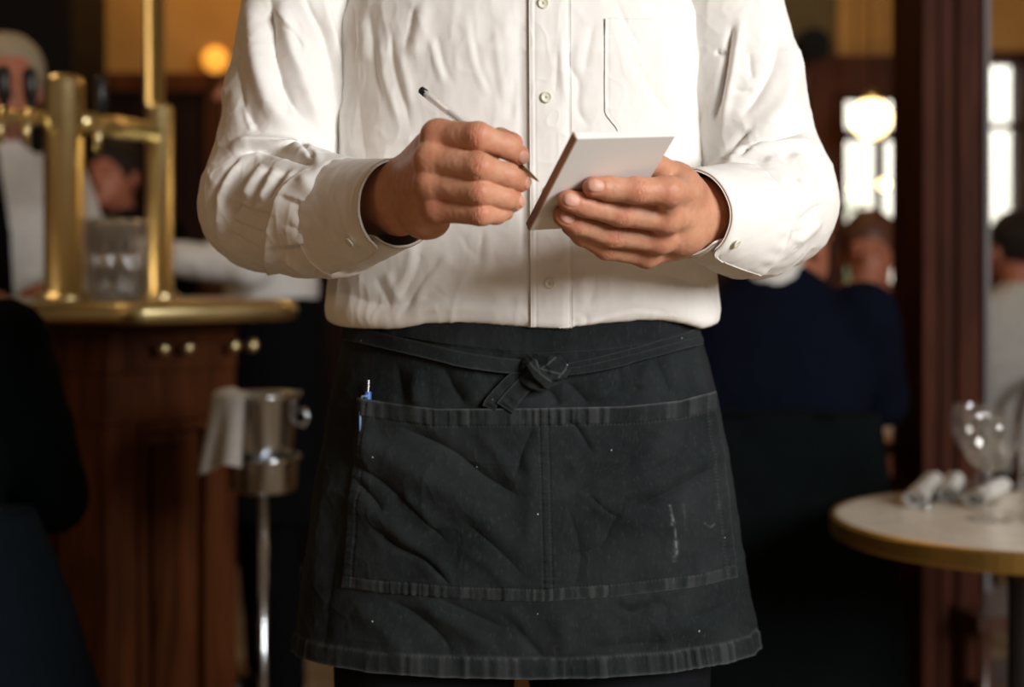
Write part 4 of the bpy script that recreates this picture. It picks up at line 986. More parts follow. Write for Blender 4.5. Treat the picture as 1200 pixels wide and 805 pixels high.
def knot():
    F = Field(ap_hit(np.array(600.), np.array(430.)) - .05, ap_hit(np.array(670.), np.array(435.)) + .05, .0008)
    k = lambda px, py, o: ap_hit(np.array(float(px)), np.array(float(py))) + np.array((0, -o, 0))
    F.add(ellip(k(634, 436, .011), (.0150, .0085, .0105)))
    def strap(pts, w, t):                                   # a flattened cord over the core
        for a, b in zip(pts[:-1], pts[1:]):
            for q in np.linspace(-1, 1, 7):
                d = unit(b - a); sd = unit(np.cross(d, (0, -1, 0)))
                F.add(cone(a + sd * w * q, b + sd * w * q, t, t), .0008)
    strap([k(616, 420, .012), k(622, 424, .020), k(630, 436, .0235), k(640, 446, .020), k(646, 450, .011)], .0042, .0016)
    strap([k(662, 436, .011), k(655, 425, .0165), k(642, 422, .019), k(630, 421, .015), k(620, 420, .010)], .0045, .0015)
    strap([k(664, 430, .011), k(657, 436, .018), k(645, 437, .0195), k(636, 434, .016)], .0045, .0015)
    strap([k(612, 440, .009), k(620, 446, .014), k(632, 450, .0150), k(646, 446, .012), k(656, 440, .010)], .0040, .0018)
    V, Q = F.mesh(1); N = normals(V, Q)
    V = V + N * (.0006 * noise(V, 160.0))[:, None]
    o = worn('knot', V, Q, M_APRON, apron); X, Y = to_px(V); w_ = np.zeros(len(V))
    for pts in ([(617, 419), (625, 430), (636, 440), (646, 447)], [(651, 419), (643, 426), (634, 432), (648, 436), (656, 438)], [(665, 425), (663, 433), (655, 442)], [(628, 418), (630, 428), (633, 436)]):
        d, _, _ = polydist(X, Y, pts); w_ = np.maximum(w_, .30 * np.exp(-(d / 1.0) ** 2))
    attr(o.data, 'wear', w_)
knot()
# trousers and shoes
F = Field((-.24, 1.28, .04), (.26, 1.66, 1.12), .007)
F.add(loft([.86, .95, 1.04, 1.105], [XC] * 4, [YC + .01] * 4, [.172, .178, .175, .168], [.108, .112, .106, .100]))
for s in (-1, 1):
    cx = XC + s * .107
    F.add(cone((cx - s * .012, YC + .005, .90), (cx, YC - .005, .55), .105, .082), .02); F.add(cone((cx, YC - .005, .55), (cx + s * .006, YC + .015, .10), .080, .070), .02)
V, Q = F.mesh(2); N = normals(V, Q); V = V + N * (.003 * noise(V, 18.0))[:, None]
worn('trousers', V, Q, M_TROUSER)
for s in (-1, 1):
    c = np.array((XC + s * .118, YC - .05, 0.0)); F = Field(c + (-.08, -.2, -.01), c + (.08, .2, .16), .005)
    F.add(ellip(c + (0, -.03, .035), (.046, .135, .040))); F.add(ellip(c + (0, .065, .06), (.040, .055, .055)), .02); F.add(ellip(c + (s * .004, -.05, .022), (.050, .12, .024)), .01)
    x, y, z = F.block(F.lo, F.lo + (F.n - 1) * F.h)[1:]; F.F = np.maximum(F.F, (0.004 - z) + 0 * F.F)
    V, Q = F.mesh(1); worn('shoe', V, Q, M_LEATHER)
# ------------------------------------------------------------------ things in the waiter's hands and pocket
def local_obj(name, V, Q, m, parent, org, smooth=True):
    return link(name, mesh_np(name, np.asarray(V) - org, Q, smooth), m, parent)
ew, el = e_w, e_len; pn = pad_n; pc = PAD_A + ew * .5 + el * .5
pad = empty('notepad', pc, 0, 'small white notepad with a brown card edge, held in front of the shirt', 'notepad')
def slab(name, n0, n1, m, inset=0.0, e0=0.0):
    bm = bmesh.new(); uw, ul = unit(ew) * inset, unit(el) * inset; vs = []
    for nn in (n0, n1):
        for a, b in ((0, 0), (1, 0), (1, 1), (0, 1)):
            p = PAD_A + ew * a + el * b + uw * (1 - 2 * a) + ul * (1 - 2 * b) - pn * nn - pc; vs.append(bm.verts.new(p))
    for f in ((0, 1, 2, 3), (7, 6, 5, 4), (0, 4, 5, 1), (1, 5, 6, 2), (2, 6, 7, 3), (3, 7, 4, 0)): bm.faces.new([vs[i] for i in f])
    return bm_obj(name, bm, m, pad)
slab('back_cover', 0.0, .0009, M_PAPER)
slab('page_block', .0010, .0068, M_PAPER, .0004)
slab('top_page', .0069, .0073, M_PAPER, .0002)
# brown card spine along the left edge
bm = bmesh.new(); vs = []
uw = unit(ew)
for nn in (-.0004, .0076):
    for a, b in ((-.0012, 0), (.0002, 0), (.0002, 1), (-.0012, 1)): vs.append(bm.verts.new(PAD_A + uw * a + el * b - pn * nn - pc))
for f in ((0, 1, 2, 3), (7, 6, 5, 4), (0, 4, 5, 1), (1, 5, 6, 2), (2, 6, 7, 3), (3, 7, 4, 0)): bm.faces.new([vs[i] for i in f])
bm_obj('spine', bm, M_CARD, pad)

# ball-point pen
a, b = P(493, 105, 1.196), P(632, 213, 1.142); ax = unit(b - a); Lp = np.linalg.norm(b - a)
pen = empty('ballpoint_pen', a, 0, 'clear ballpoint pen with a black end plug held in the writing hand', 'pen')
QR = Vector((0, 0, 1)).rotation_difference(Vector(ax)).to_matrix()
def pen_part(name, prof, m, n=24, parent=pen):
    bm = bmesh.new(); lathe(bm, prof, n)
    for v in bm.verts: v.co = QR @ v.co
    return bm_obj(name, bm, m, parent, smooth=n > 8)
pen_part('end_plug', [(0, 0), (.0028, 0), (.0033, .0006), (.0034, .0068), (0, .0068)], M_INK)
pen_part('barrel', [(.0034, .007), (.0036, .009), (.0036, Lp - .026), (.0033, Lp - .022), (.0022, Lp - .022), (.0022, .007), (.0034, .007)], M_CLEAR, 24)
pen_part('refill_tube', [(0, .010), (.00155, .010), (.00155, .033), (0, .033)], mat('milky_plastic', (.72, .66, .58), .4))
pen_part('ink_column', [(0, .0332), (.00185, .0332), (.00185, Lp - .02), (0, Lp - .02)], M_INK)
pen_part('tip_cone', [(0, Lp - .022), (.0030, Lp - .0215), (.0026, Lp - .016), (.0012, Lp - .005), (.0009, Lp - .003), (.0004, Lp - .0005), (0, Lp)], M_BRASS_TIP)

# blue pen clipped in the apron pocket
q0 = ap_hit(np.array(432.5), np.array(450.)) + np.array((0, -.0062, 0)); q1 = ap_hit(np.array(430.5), np.array(500.)) + np.array((0, -.0050, 0))
bp = empty('pocket_pen', q1, 0, 'blue ballpoint pen clipped in the left corner of the apron pocket', 'pen')
d = unit(q0 - q1)
def seg(name, s0, s1, r, m, offs=(0, 0, 0), flat=1.0, n=14):
    bm = bmesh.new(); o = np.asarray(offs); tube(bm, [q1 + d * s0 + o - q1, q1 + d * s1 + o - q1], r, n, True, flat); return bm_obj(name, bm, m, bp, smooth=False)
z = lambda py: (500 - py) / 1250
seg('barrel', z(545), z(458), .0033, M_BLUE); seg('clicker', z(458), z(443), .0013, M_CHROME); seg('collar', z(460), z(457), .0030, M_BLUE)
c0 = [ap_hit(np.array(float(px)), np.array(float(py))) + np.array((0, -o, 0)) - q1 for px, py, o in ((432, 463, .010), (426, 463, .0115), (424, 472, .0125), (423.5, 490, .012), (423.5, 511, .010))]
bm = bmesh.new(); tube(bm, c0, .0011, 10); bm_obj('clip', bm, mat('pale_blue_plastic', (.16, .28, .5), .3), bp, smooth=True)
# ------------------------------------------------------------------ bar counter
def obox(bm, O, u, n, a0, a1, d0, d1, z0, z1):
    """box in a face frame: a along u, d along the outward normal n"""
    vs = []
    for z in (z0, z1):
        for a, d in ((a0, d0), (a1, d0), (a1, d1), (a0, d1)): vs.append(bm.verts.new((O[0] + u[0] * a + n[0] * d, O[1] + u[1] * a + n[1] * d, z)))
    for f in ((3, 2, 1, 0), (4, 5, 6, 7), (0, 1, 5, 4), (1, 2, 6, 5), (2, 3, 7, 6), (3, 0, 4, 7)): bm.faces.new([vs[i] for i in f])
BC = np.array((at(125, 2.62), 2.62)); BR = np.array((at(276, 2.80), 2.80)); BL = np.array((at(-200, 2.95), 2.95))
bar = empty('bar_counter', (BC[0], BC[1], 0), 0, 'panelled mahogany bar counter with a brass edged top, at the left', 'bar')
def face(A, B, panels):
    L = np.linalg.norm(B - A); u = (B - A) / L; n = np.array((u[1], -u[0])); n = n if n @ (np.array((0, 0)) - A) > 0 else -n
    O = A - BC
    def pc(name, a0, a1, d0, d1, z0, z1, m=M_WOOD, bev=.004):
        bm = bmesh.new(); obox(bm, O, u, n, a0, a1, d0, d1, z0, z1); return bm_obj(name, bm, m, bar, bevel=bev)
    pc('carcass', 0, L, -.30, -.02, 0, 1.06, M_WOOD_D, 0)
    pc('frieze', 0, L, -.02, .004, .965, 1.045); pc('plinth', 0, L, -.02, .012, 0, .16); pc('rail', 0, L, -.02, 0, .87, .963); pc('cornice', -.004, L + .004, -.02, .022, 1.046, 1.062)
    e = 0
    for p0, p1 in panels:
        pc('stile', e, p0, -.02, 0, .162, .868)
        pl = pc('panel', p0 + .012, p1 - .012, -.02, -.017, .175, .855, M_WOOD, .003)
        for a0, a1, z0, z1 in ((p0, p1, .162, .178), (p0, p1, .852, .868), (p0, p0 + .014, .178, .852), (p1 - .014, p1, .178, .852)): pc('moulding', a0, a1, -.02, .010, z0, z1, M_WOOD, .005)
        f = pc('raised_field', p0 + .035, p1 - .035, -.012, -.004, .21, .82, M_WOOD, .006)
        e = p1
    pc('stile', e, L, -.02, 0, .162, .868)
    return u, n, L
uR, nR, LR = face(BC, BR, [(.062, .062 + .15)])
uL, nL, LL = face(BC, BL, [(.095, .24), (.33, .48)])
for a in (.095, .145, .245, .285):                            # brass hooks under the top
    bm = bmesh.new(); p = (BC - BC) + uR * a + nR * .004
    tube(bm, [(p[0], p[1], 1.005), (p[0] + nR[0] * .02, p[1] + nR[1] * .02, 1.005), (p[0] + nR[0] * .034, p[1] + nR[1] * .034, 1.008)], [.006, .006, .012], 12)
    bmesh.ops.create_uvsphere(bm, u_segments=12, v_segments=8, radius=.0125, matrix=Matrix.Translation((p[0] + nR[0] * .036, p[1] + nR[1] * .036, 1.009)))
    bm_obj('hook', bm, M_BRASS, bar, smooth=True)
# top: slab with a rounded end and a brass band
CP = [(at(-220, 2.9), 2.72), (at(120, 2.46), 2.475), (at(150, 2.44), 2.44)]
ce = [(at(324, 2.60), 2.62)]
poly = [np.array((-1.75, 2.83)), np.array((at(135, 2.46), 2.47)), np.array((at(150, 2.45), 2.45)), np.array((at(168, 2.45), 2.455))]
c0, rr = np.array((at(290, 2.72), 2.74)), .075
for k in range(9):
    t = R(-62 + k * 20); poly.append(c0 + rr * np.array((math.cos(t), math.sin(t))))
poly += [np.array((-.56, 3.02)), np.array((-1.75, 3.06))]
def prism(bm, pl, z0, z1, off=0.0):
    c = sum(pl) / len(pl); v0, v1 = [], []
    for p in pl:
        d = p - c; q = p - d / np.linalg.norm(d) * off - BC
        v0.append(bm.verts.new((q[0], q[1], z0))); v1.append(bm.verts.new((q[0], q[1], z1)))
    n = len(pl); bm.faces.new(v0[::-1]); bm.faces.new(v1)
    for k in range(n): bm.faces.new((v0[k], v0[(k + 1) % n], v1[(k + 1) % n], v1[k]))
bm = bmesh.new(); prism(bm, poly, 1.062, 1.0975, .012); bm_obj('counter_slab', bm, M_WOOD, bar)
rp = [(p[0] - BC[0], p[1] - BC[1], 1.080) for p in poly[:-2]]
bm = bmesh.new(); tube(bm, rp, .0195, 20); bm_obj('counter_rail', bm, M_BRASS, bar, smooth=True)
bm = bmesh.new(); prism(bm, poly, 1.0985, 1.1005, .03); bm_obj('counter_top', bm, mat('zinc_top', (.30, .24, .17), .3, .6), bar)
ZB = 1.1006
# beer tower
bt = empty('beer_tower', (at(75, 2.66), 2.66, ZB), 0, 'polished brass beer tower with two columns joined by a pipe', 'beer tower')
def tw(p): return tuple(np.asarray(p) - np.array(bt.location))
def post(name, px, Y, rpx, y_top, z0=ZB, dome=True, par=bt, zt_=None):
    x, r = at(px, Y), rpx / FPX * Y; z1 = zt(y_top, Y) if zt_ is None else zt_; bm = bmesh.new()
    lathe(bm, [(0, z0), (r * 1.0, z0), (r, z0), (r, z1 - r * .35), (r * .86, z1 - r * .10), (r * .5, z1), (0, z1 + r * .05)], 40, (x - bt.location.x, Y - bt.location.y, -bt.location.z))
    return bm_obj(name, bm, M_BRASS, par, smooth=True)
cl = post('column', 75, 2.66, 23, 88)
bm = bmesh.new(); lathe(bm, [(0, 0), (.052, 0), (.052, .006), (.044, .012), (.038, .014), (0, .014)], 40); bm_obj('flange', bm, M_BRASS, cl, smooth=False)
post('column', 187, 2.92, 15.5, 122); up = post('upper_pole', 181, 2.92, 11.5, 0, zt(124, 2.92), True, bt, 2.45)
bm = bmesh.new(); lathe(bm, [(0, 0), (.042, 0), (.042, .005), (.030, .012), (0, .012)], 32, (at(187, 2.92) - bt.location.x, 2.92 - bt.location.y, 0)); bm_obj('flange', bm, M_BRASS, bt)
zc = 1.437
bm = bmesh.new(); tube(bm, [tw((at(75, 2.66), 2.66, zc)), tw((at(187, 2.92), 2.92, zc))], .0205, 20); bm_obj('cross_pipe', bm, M_BRASS, bt, smooth=True)
bm = bmesh.new(); tube(bm, [tw((at(75, 2.66), 2.66, zc)), tw((at(-130, 2.52), 2.52, zc))], .013, 20); bm_obj('cross_pipe', bm, M_BRASS, bt, smooth=True)
for px, Y in ((4, 2.60), (35, 2.62), (118, 2.74)):
    x = at(px, Y - .066); bm = bmesh.new()
    tube(bm, [tw((x, Y - .02, zc)), tw((x, Y - .07, zc)), tw((x, Y - .085, zc - .03)), tw((x, Y - .085, zc - .06))], [.010, .010, .008, .007], 12)
    tp = bm_obj('tap', bm, M_BRASS, bt, smooth=True)
    bm = bmesh.new(); tube(bm, [tw((x, Y - .06, zc + .01)), tw((x, Y - .062, zc + .03)), tw((x, Y - .066, zc + .075)), tw((x, Y - .067, zc + .083))], [.006, .012, .0125, .006], 14); bm_obj('tap_handle', bm, M_INK, tp, smooth=True)
# tumblers standing in a cluster between the columns
proto = None
for k, (px, Y) in enumerate(((108, 2.60), (126, 2.58), (146, 2.61), (116, 2.68), (137, 2.67), (156, 2.70), (112, 2.77), (133, 2.76), (150, 2.79), (103, 2.72))):
    if proto is None:
        bm = bmesh.new(); lathe(bm, [(0, 0), (.021, 0), (.0225, .003), (.0265, .150), (.0255, .1505), (.0245, .149), (.0205, .012), (0, .010)], 28)
        proto = bm_obj('tumbler', bm, M_TUMBLER, None, smooth=True); g = proto
    else: g = proto.copy(); COL.objects.link(g)
    g.location = (at(px, Y), Y, ZB)
    tag(g, 'tall clear tumbler in the cluster standing on the bar between the brass columns', 'glass', 'tumblers on the bar')
# champagne bucket on its stand, with a cloth over the rim
cx_, cy_ = at(304, 2.42), 2.42; zr = zt(462, 2.42)
bk = empty('champagne_bucket', (cx_, cy_, zr - .135), 0, 'polished steel champagne bucket standing in a tall stand beside the bar', 'bucket')
M_STEEL = mat('polished_steel', (.70, .74, .78), .16, 1.0)
bm = bmesh.new(); lathe(bm, [(0, .0), (.050, .0), (.053, .004), (.0665, .128), (.0715, .131), (.0725, .135), (.0715, .1375), (.069, .135), (.0645, .128), (.050, .006), (0, .005)], 48); bm_obj('body', bm, M_STEEL, bk, smooth=True)
for s in (-1, 1):
    bm = bmesh.new(); tube(bm, [(s * .064 + .0, -.006 * 0, .105), (s * .078, 0, .110), (s * .082, 0, .095), (s * .076, 0, .082), (s * .062, 0, .085)], .0035, 10); bm_obj('handle', bm, M_STEEL, bk, smooth=True)
st = empty('bucket_stand', (at(318, 2.42), 2.42, 0), 0, 'tall chromed champagne bucket stand with a ring cup and thin pole', 'stand')
st.location.x = cx_ + .006
zb_ = zr - .135; bm = bmesh.new(); lathe(bm, [(0, zb_ - .030), (.046, zb_ - .030), (.058, zb_ - .024), (.060, zb_ + .022), (.0655, zb_ + .026), (.0655, zb_ + .031), (.0625, zb_ + .031), (.0555, zb_ + .020), (.0545, zb_ - .002), (0, zb_ - .002)], 48); bm_obj('ring_cup', bm, M_STEEL, st, smooth=True)
bm = bmesh.new(); lathe(bm, [(0, .02), (.0085, .02), (.0085, zb_ - .03), (0, zb_ - .03)], 20); bm_obj('pole', bm, M_STEEL, st, smooth=True)
bm = bmesh.new(); lathe(bm, [(0, 0), (.135, 0), (.135, .012), (.06, .028), (.02, .05), (0, .05)], 40); bm_obj('base', bm, M_STEEL, st, smooth=True)
M_LINEN = cloth_mat('white_linen', (.74, .72, .68), .9)
def hang_cloth(name, label, c, th0, th1, r, ztop, drop, flare):
    nu, nv = 60, 40; g = np.zeros((nu, nv, 3)); nr = np.zeros_like(g)
    for i in range(nu):
        t = th0 + (th1 - th0) * i / (nu - 1)
        for j in range(nv):
            v = j / (nv - 1)
            if v < .2: q = v / .2; rr_ = r - .03 + .036 * q; z = ztop + .006 * math.sin(q * PI) + .002
            else: q = (v - .2) / .8; rr_ = r + .006 + flare * q + .008 * q * math.sin(t * 9); z = ztop - drop * q * (1 + .10 * math.sin(t * 4))
            g[i, j] = (c[0] + rr_ * math.cos(t), c[1] + rr_ * math.sin(t), z); nr[i, j] = (math.cos(t), math.sin(t), .3)
    V, Q = sheet(g, nr, .004); o = link(name, mesh_np(name, V - np.array(c), Q), M_LINEN); o.location = c
    return tag(o, label, 'cloth')
hang_cloth('folded_cloth', 'white linen cloth draped over the left rim of the steel bucket', np.array((cx_, cy_, 0.)), R(150), R(262), .0705, zr + .001, .120, .020)

# tall dark cabinet behind the bartender
cab = empty('bar_cabinet', (-2.3, 4.90, 0), 0, 'tall black stained cabinet behind the bartender', 'cabinet')
cw = at(84, 4.75) + 2.3
M_EBONY = mat('black_stained_wood', (.006, .005, .004), .6, Specular_IOR_Level=.1)
box_obj('carcass', -1.2, cw, -.15, .25, 0, 2.6, M_EBONY, cab); box_obj('cornice', -1.22, cw + .02, -.18, .25, 2.6, 2.7, M_EBONY, cab)
for k in range(3):
    a = -1.18 + k * (cw + 1.18) / 3; b = a + (cw + 1.18) / 3 - .01
    d = box_obj('door', a, b, -.175, -.151, .1, 2.55, M_EBONY, cab, .004)
    bm = bmesh.new(); bmesh.ops.create_uvsphere(bm, u_segments=12, v_segments=8, radius=.012, matrix=Matrix.Translation((b - .05, -.19, 1.2))); bm_obj('knob', bm, M_BRASS, d, smooth=True)
# ------------------------------------------------------------------ guests and staff in the background
M_NAVY = cloth_mat('navy_wool', (0.0035, 0.0050, 0.0125), 0.9, mott=.05)
M_NAVY2 = cloth_mat('dark_navy_cotton', (0.0035, 0.0062, 0.0092), 0.9, mott=.05)
M_BLACK = cloth_mat('black_cotton', (0.0035, 0.0035, 0.004), 0.9)
M_WHITE = cloth_mat('white_cotton', (0.72, 0.70, 0.66), 0.85)
M_GREY_HAIR = mat('grey_hair', (0.30, 0.25, 0.17), 0.6)
M_RED = cloth_mat('rust_knit', (0.16, 0.05, 0.03), 0.9)
def figure(label, loc, yaw, seated=True, top=M_NAVY, trousers=M_BLACK, hair=M_HAIR_D, skin=None, arms=None, head_turn=0.0, collar=None, tie=None, lean=0.0, scale=1.0, bald=0.0, group=None, hdrop=0.0, hx0=0.0, apron=None):
    """one person; local frame: +y faces forward, z up, origin at the feet / under the seat. arms: [(elbow, wrist)] for left (-x) and right (+x)"""
    skin = skin or M_SKIN_PALE
    pz, sh, nk, hz = (.53, 1.06, 1.12, 1.245) if seated else (.95, 1.44, 1.50, 1.635)
    if arms is None: arms = [((-.27, .04, sh - .27), (-.16, .27, sh - .33)), ((.27, .04, sh - .27), (.16, .27, sh - .33))]
    V3 = lambda *a: np.array(a, float)
    L = lambda z: lean * max(0, z - pz)                       # forward lean
    def pt(x, y, z): return V3(x, y + L(z), z)
    H0 = pt(hx0, .035, hz - hdrop); ct, st_ = math.cos(head_turn), math.sin(head_turn)
    hx = lambda x, y, z: H0 + V3(x * ct - y * st_, x * st_ + y * ct, z)
    A_ = np.array([q for a in arms for q in a]); lo = np.minimum(A_.min(0) - .24, (-.24, -.18, pz)); hi = np.maximum(A_.max(0) + .24, (.24, .2, hz + .16)); hi[1] = max(hi[1], H0[1] + .18)
    F = Field(lo, hi, .0072)
    F.add(cone(pt(0, -.01, sh - .09), pt(0, -.01, nk - .02), .085, .052), .03)
    for (el, wr), s in zip(arms, (-1, 1)): F.add(cone(pt(s * .15, -.01, sh - .04), V3(*el), .045, .036), .01); F.add(cone(V3(*el), V3(*wr), .036, .026), .01); F.add(cone(pt(0, -.01, sh - .08), pt(s * .15, -.01, sh - .04), .06, .045), .02)
    axs = np.array([[ct, st_, 0], [-st_, ct, 0], [0, 0, 1]])
    F.add(ellip(hx(0, -.015, .025), (.076, .096, .090), axs)); F.add(ellip(hx(0, .028, -.055), (.056, .060, .064), axs), .03); F.add(cone(hx(0, -.02, -.04), pt(0, -.01, nk - .06), .052, .056), .03)
    F.add(cone(hx(0, .086, .008), hx(0, .106, -.026), .009, .013), .012); F.add(ellip(hx(0, .084, -.060), (.023, .010, .008), axs), .006); F.add(ellip(hx(0, .078, -.096), (.020, .014, .014), axs), .02)
    for s in (-1, 1):
        F.add(ellip(hx(s * .032, .078, .022), (.022, .010, .006), axs), .01); F.add(ellip(hx(s * .078, -.012, -.015), (.010, .020, .033), axs), .006)
        F.add(ellip(hx(s * .032, .090, .002), (.016, .012, .009), axs), .008, sub=True); F.add(ellip(hx(s * .032, .077, .001), (.012, .012, .010), axs), .002)
    for (el, wr), s in zip(arms, (-1, 1)):
        el, wr = V3(*el), V3(*wr); f = unit(wr - el); sd = unit(np.cross(f, (0, 0, 1))); up = np.cross(sd, f)
        G = F
        G.add(cone(wr - f * .05, wr, .028, .026)); G.add(ellip(wr + f * .055, (.042, .050, .017), np.array([sd, f, up])), .012)
        for k, (q, l_) in enumerate(((-.030, .066), (-.010, .076), (.010, .072), (.029, .056))):
            b0 = wr + f * .085 + sd * q; b1 = b0 + f * l_ * .5 - up * .006; b2 = b1 + f * l_ * .42 - up * .020
            G.add(cone(b0, b1, .0098, .0088), .004); G.add(cone(b1, b2, .0088, .0072), .003)
        t0 = wr + f * .03 - sd * s * .030; t1 = t0 + f * .04 - sd * s * .025 - up * .01; t2 = t1 + f * .03 - up * .008
        G.add(cone(t0, t1, .014, .011), .008); G.add(cone(t1, t2, .011, .009), .004)
    V, Q = F.mesh(2); me = mesh_np('person', V * scale, Q)
    body = link('person', me, skin); body.location = loc; body.rotation_euler = (0, 0, yaw); tag(body, label, 'person', group)
    def child(name, F, m, it=2, nz=.0):
        V, Q = F.mesh(it)
        if nz: V = V + normals(V, Q) * (nz * noise(V, 16.0) + nz * .6 * ridged(V, 22.0))[:, None]
        return link(name, mesh_np(name, V * scale, Q), m, body)
    # top
    e = .010
    T = Field(V3(-.42, -.32, pz - .10), V3(.42, .62, nk + .06), .0085)
    zs = [pz - .08, pz + .05, pz + .25, sh - .16, sh - .02, sh + .045, nk + .02]
    T.add(loft(zs, [0] * 7, [L(z) for z in zs], [.185, .180, .172, .190, .175, .105, .058], [.125, .120, .115, .122, .100, .072, .056]))
    for (el, wr), s in zip(arms, (-1, 1)):
        S0 = pt(s * .175, -.01, sh - .015); el, wr = V3(*el), V3(*wr)
        T.add(cone(S0, el, .068, .054), .03); T.add(cone(el, wr - unit(wr - el) * .015, .053, .038), .015)
    child('jacket' if top in (M_NAVY, M_NAVY2, M_BLACK) else 'shirt', T, top, 2, .005)
    if collar:
        C_ = Field(pt(0, 0, nk) - .12, pt(0, 0, nk) + .12, .005); C_.add(cone(pt(0, -.01, nk - .015), pt(0, .0, nk + .022), .066, .060)); child('collar', C_, collar, 1)
    if tie:
        C_ = Field(pt(-.06, .02, pz + .1), pt(.06, .3, nk + .04), .005)
        C_.add(cone(pt(0, .075, nk - .03), pt(0, .128, sh - .16), .014, .026)); C_.add(cone(pt(0, .128, sh - .16), pt(0, .124, pz + .18), .026, .034), .004); child('tie', C_, tie, 1)
    if apron:
        C_ = Field(V3(-.23, -.18, .5), V3(.23, .2, 1.12), .008); C_.add(loft([.52, .8, 1.02, 1.085], [0] * 4, [0] * 4, [.215, .205, .192, .188], [.155, .145, .134, .130])); child('apron', C_, apron, 2, .004)
    # hair
    Hh = Field(H0 - .15, H0 + .15, .006)
    Hh.add(ellip(hx(0, -.024, .034), (.086, .104, .096), axs)); Hh.add(ellip(hx(0, .10, -.050 + bald), (.10, .092, .085), axs), .02, sub=True); Hh.add(ellip(hx(0, .02, -.14), (.12, .13, .075), axs), .01, sub=True)
    child('hair', Hh, hair, 2, .003)
    # trousers and shoes
    if seated:
        Tr = Field(V3(-.28, -.18, .05), V3(.28, .62, pz + .10), .009)
        Tr.add(ellip(V3(0, .0, pz), (.185, .13, .10)))
        for s in (-1, 1):
            Tr.add(cone(V3(s * .09, .0, pz - .0), V3(s * .13, .42, pz - .02), .085, .066), .02); Tr.add(cone(V3(s * .13, .42, pz - .02), V3(s * .13, .36, .10), .064, .052), .015)
        feet = [V3(s * .13, .40, 0) for s in (-1, 1)]
    else:
        Tr = Field(V3(-.26, -.18, .05), V3(.26, .2, pz + .10), .009); Tr.add(ellip(V3(0, 0, pz), (.180, .125, .12)))
        for s in (-1, 1): Tr.add(cone(V3(s * .09, 0, pz - .03), V3(s * .10, .01, .52), .095, .070), .02); Tr.add(cone(V3(s * .10, .01, .52), V3(s * .105, -.01, .10), .068, .058), .015)
        feet = [V3(s * .105, .04, 0) for s in (-1, 1)]
    child('trousers', Tr, trousers, 2, .003)
    for f_ in feet:
        Sf = Field(f_ + V3(-.07, -.14, -.012), f_ + V3(.07, .17, .13), .006); Sf.add(ellip(f_ + V3(0, .03, .034), (.044, .125, .038))); Sf.add(ellip(f_ + V3(0, -.05, .058), (.038, .05, .05)), .02)
        x, y, z = Sf.block(Sf.lo, Sf.lo + (Sf.n - 1) * Sf.h)[1:]; Sf.F = np.maximum(Sf.F, (.002 - z) + 0 * Sf.F); child('shoe', Sf, M_LEATHER, 1)
    return body
# bartender behind the taps
figure('grey haired bartender in a white shirt and black tie behind the beer taps', (at(-20, 3.24), 3.25, 0), R(214), False, M_WHITE, M_BLACK, M_GREY_HAIR, tie=M_BLACK, collar=M_WHITE, scale=.965, bald=.02, head_turn=R(-10), hx0=-.045,
       arms=[((-.25, .08, 1.17), (-.10, .28, 1.16)), ((.26, .04, 1.17), (.12, .26, 1.15))])
# guest with dark hair seen between the brass columns
figure('dark haired guest in black clothes seen between the two brass columns', (at(138, 4.3), 4.3, .0), R(165), False, M_BLACK, M_BLACK, M_HAIR_D, scale=.885)
# man in a white shirt beyond the end of the bar
figure('barman in a white shirt and black apron standing beyond the rounded end of the bar', (at(318, 3.75), 3.75, .0), R(110), False, M_WHITE, M_BLACK, M_HAIR_D, scale=1.0, apron=M_BLACK,
       arms=[((-.28, .10, 1.17), (-.14, .33, 1.19)), ((.27, .10, 1.17), (.16, .34, 1.21))])
# man in navy with his back turned
figure('man in a navy jacket with his back turned, seated behind the waiter', (at(908, 2.85), 2.85, .0), R(-10), True, M_NAVY, M_BLACK, M_HAIR_D, collar=M_WHITE, head_turn=R(-40), lean=.16, scale=1.02, hdrop=.045, hx0=.035,
       arms=[((-.27, .12, .82), (-.16, .38, .82)), ((.215, .16, .87), (.15, .40, .84))])
# companion across the table, hand to chin
figure('guest in a rust red top with a hand raised to the chin, beside the pillar', (at(1024, 4.15), 4.15, .0), R(160), True, M_RED, M_BLACK, mat('auburn_hair', (.09, .03, .015), .5), scale=.97,
       arms=[((-.25, .22, .82), (-.10, .20, 1.02)), ((.26, .20, .82), (.12, .22, 1.05))], lean=.1)
# guest in pale shirt beyond the pillar
figure('dark haired guest in a pale shirt seated beyond the pillar', (at(1196, 4.5), 4.5, .0), R(20), True, cloth_mat('pale_grey_cotton', (.50, .49, .46), .9), M_BLACK, M_HAIR_D, scale=.985)
# guest in the left foreground
figure('guest in a dark navy jacket seated at the left edge, nearest the camera', (-.872, 1.92, .0), R(35), True, M_NAVY2, M_BLACK, M_HAIR_D, scale=1.0,
       arms=[((-.28, .06, .82), (-.18, .30, .80)), ((.262, .05, .82), (.17, .30, .80))])
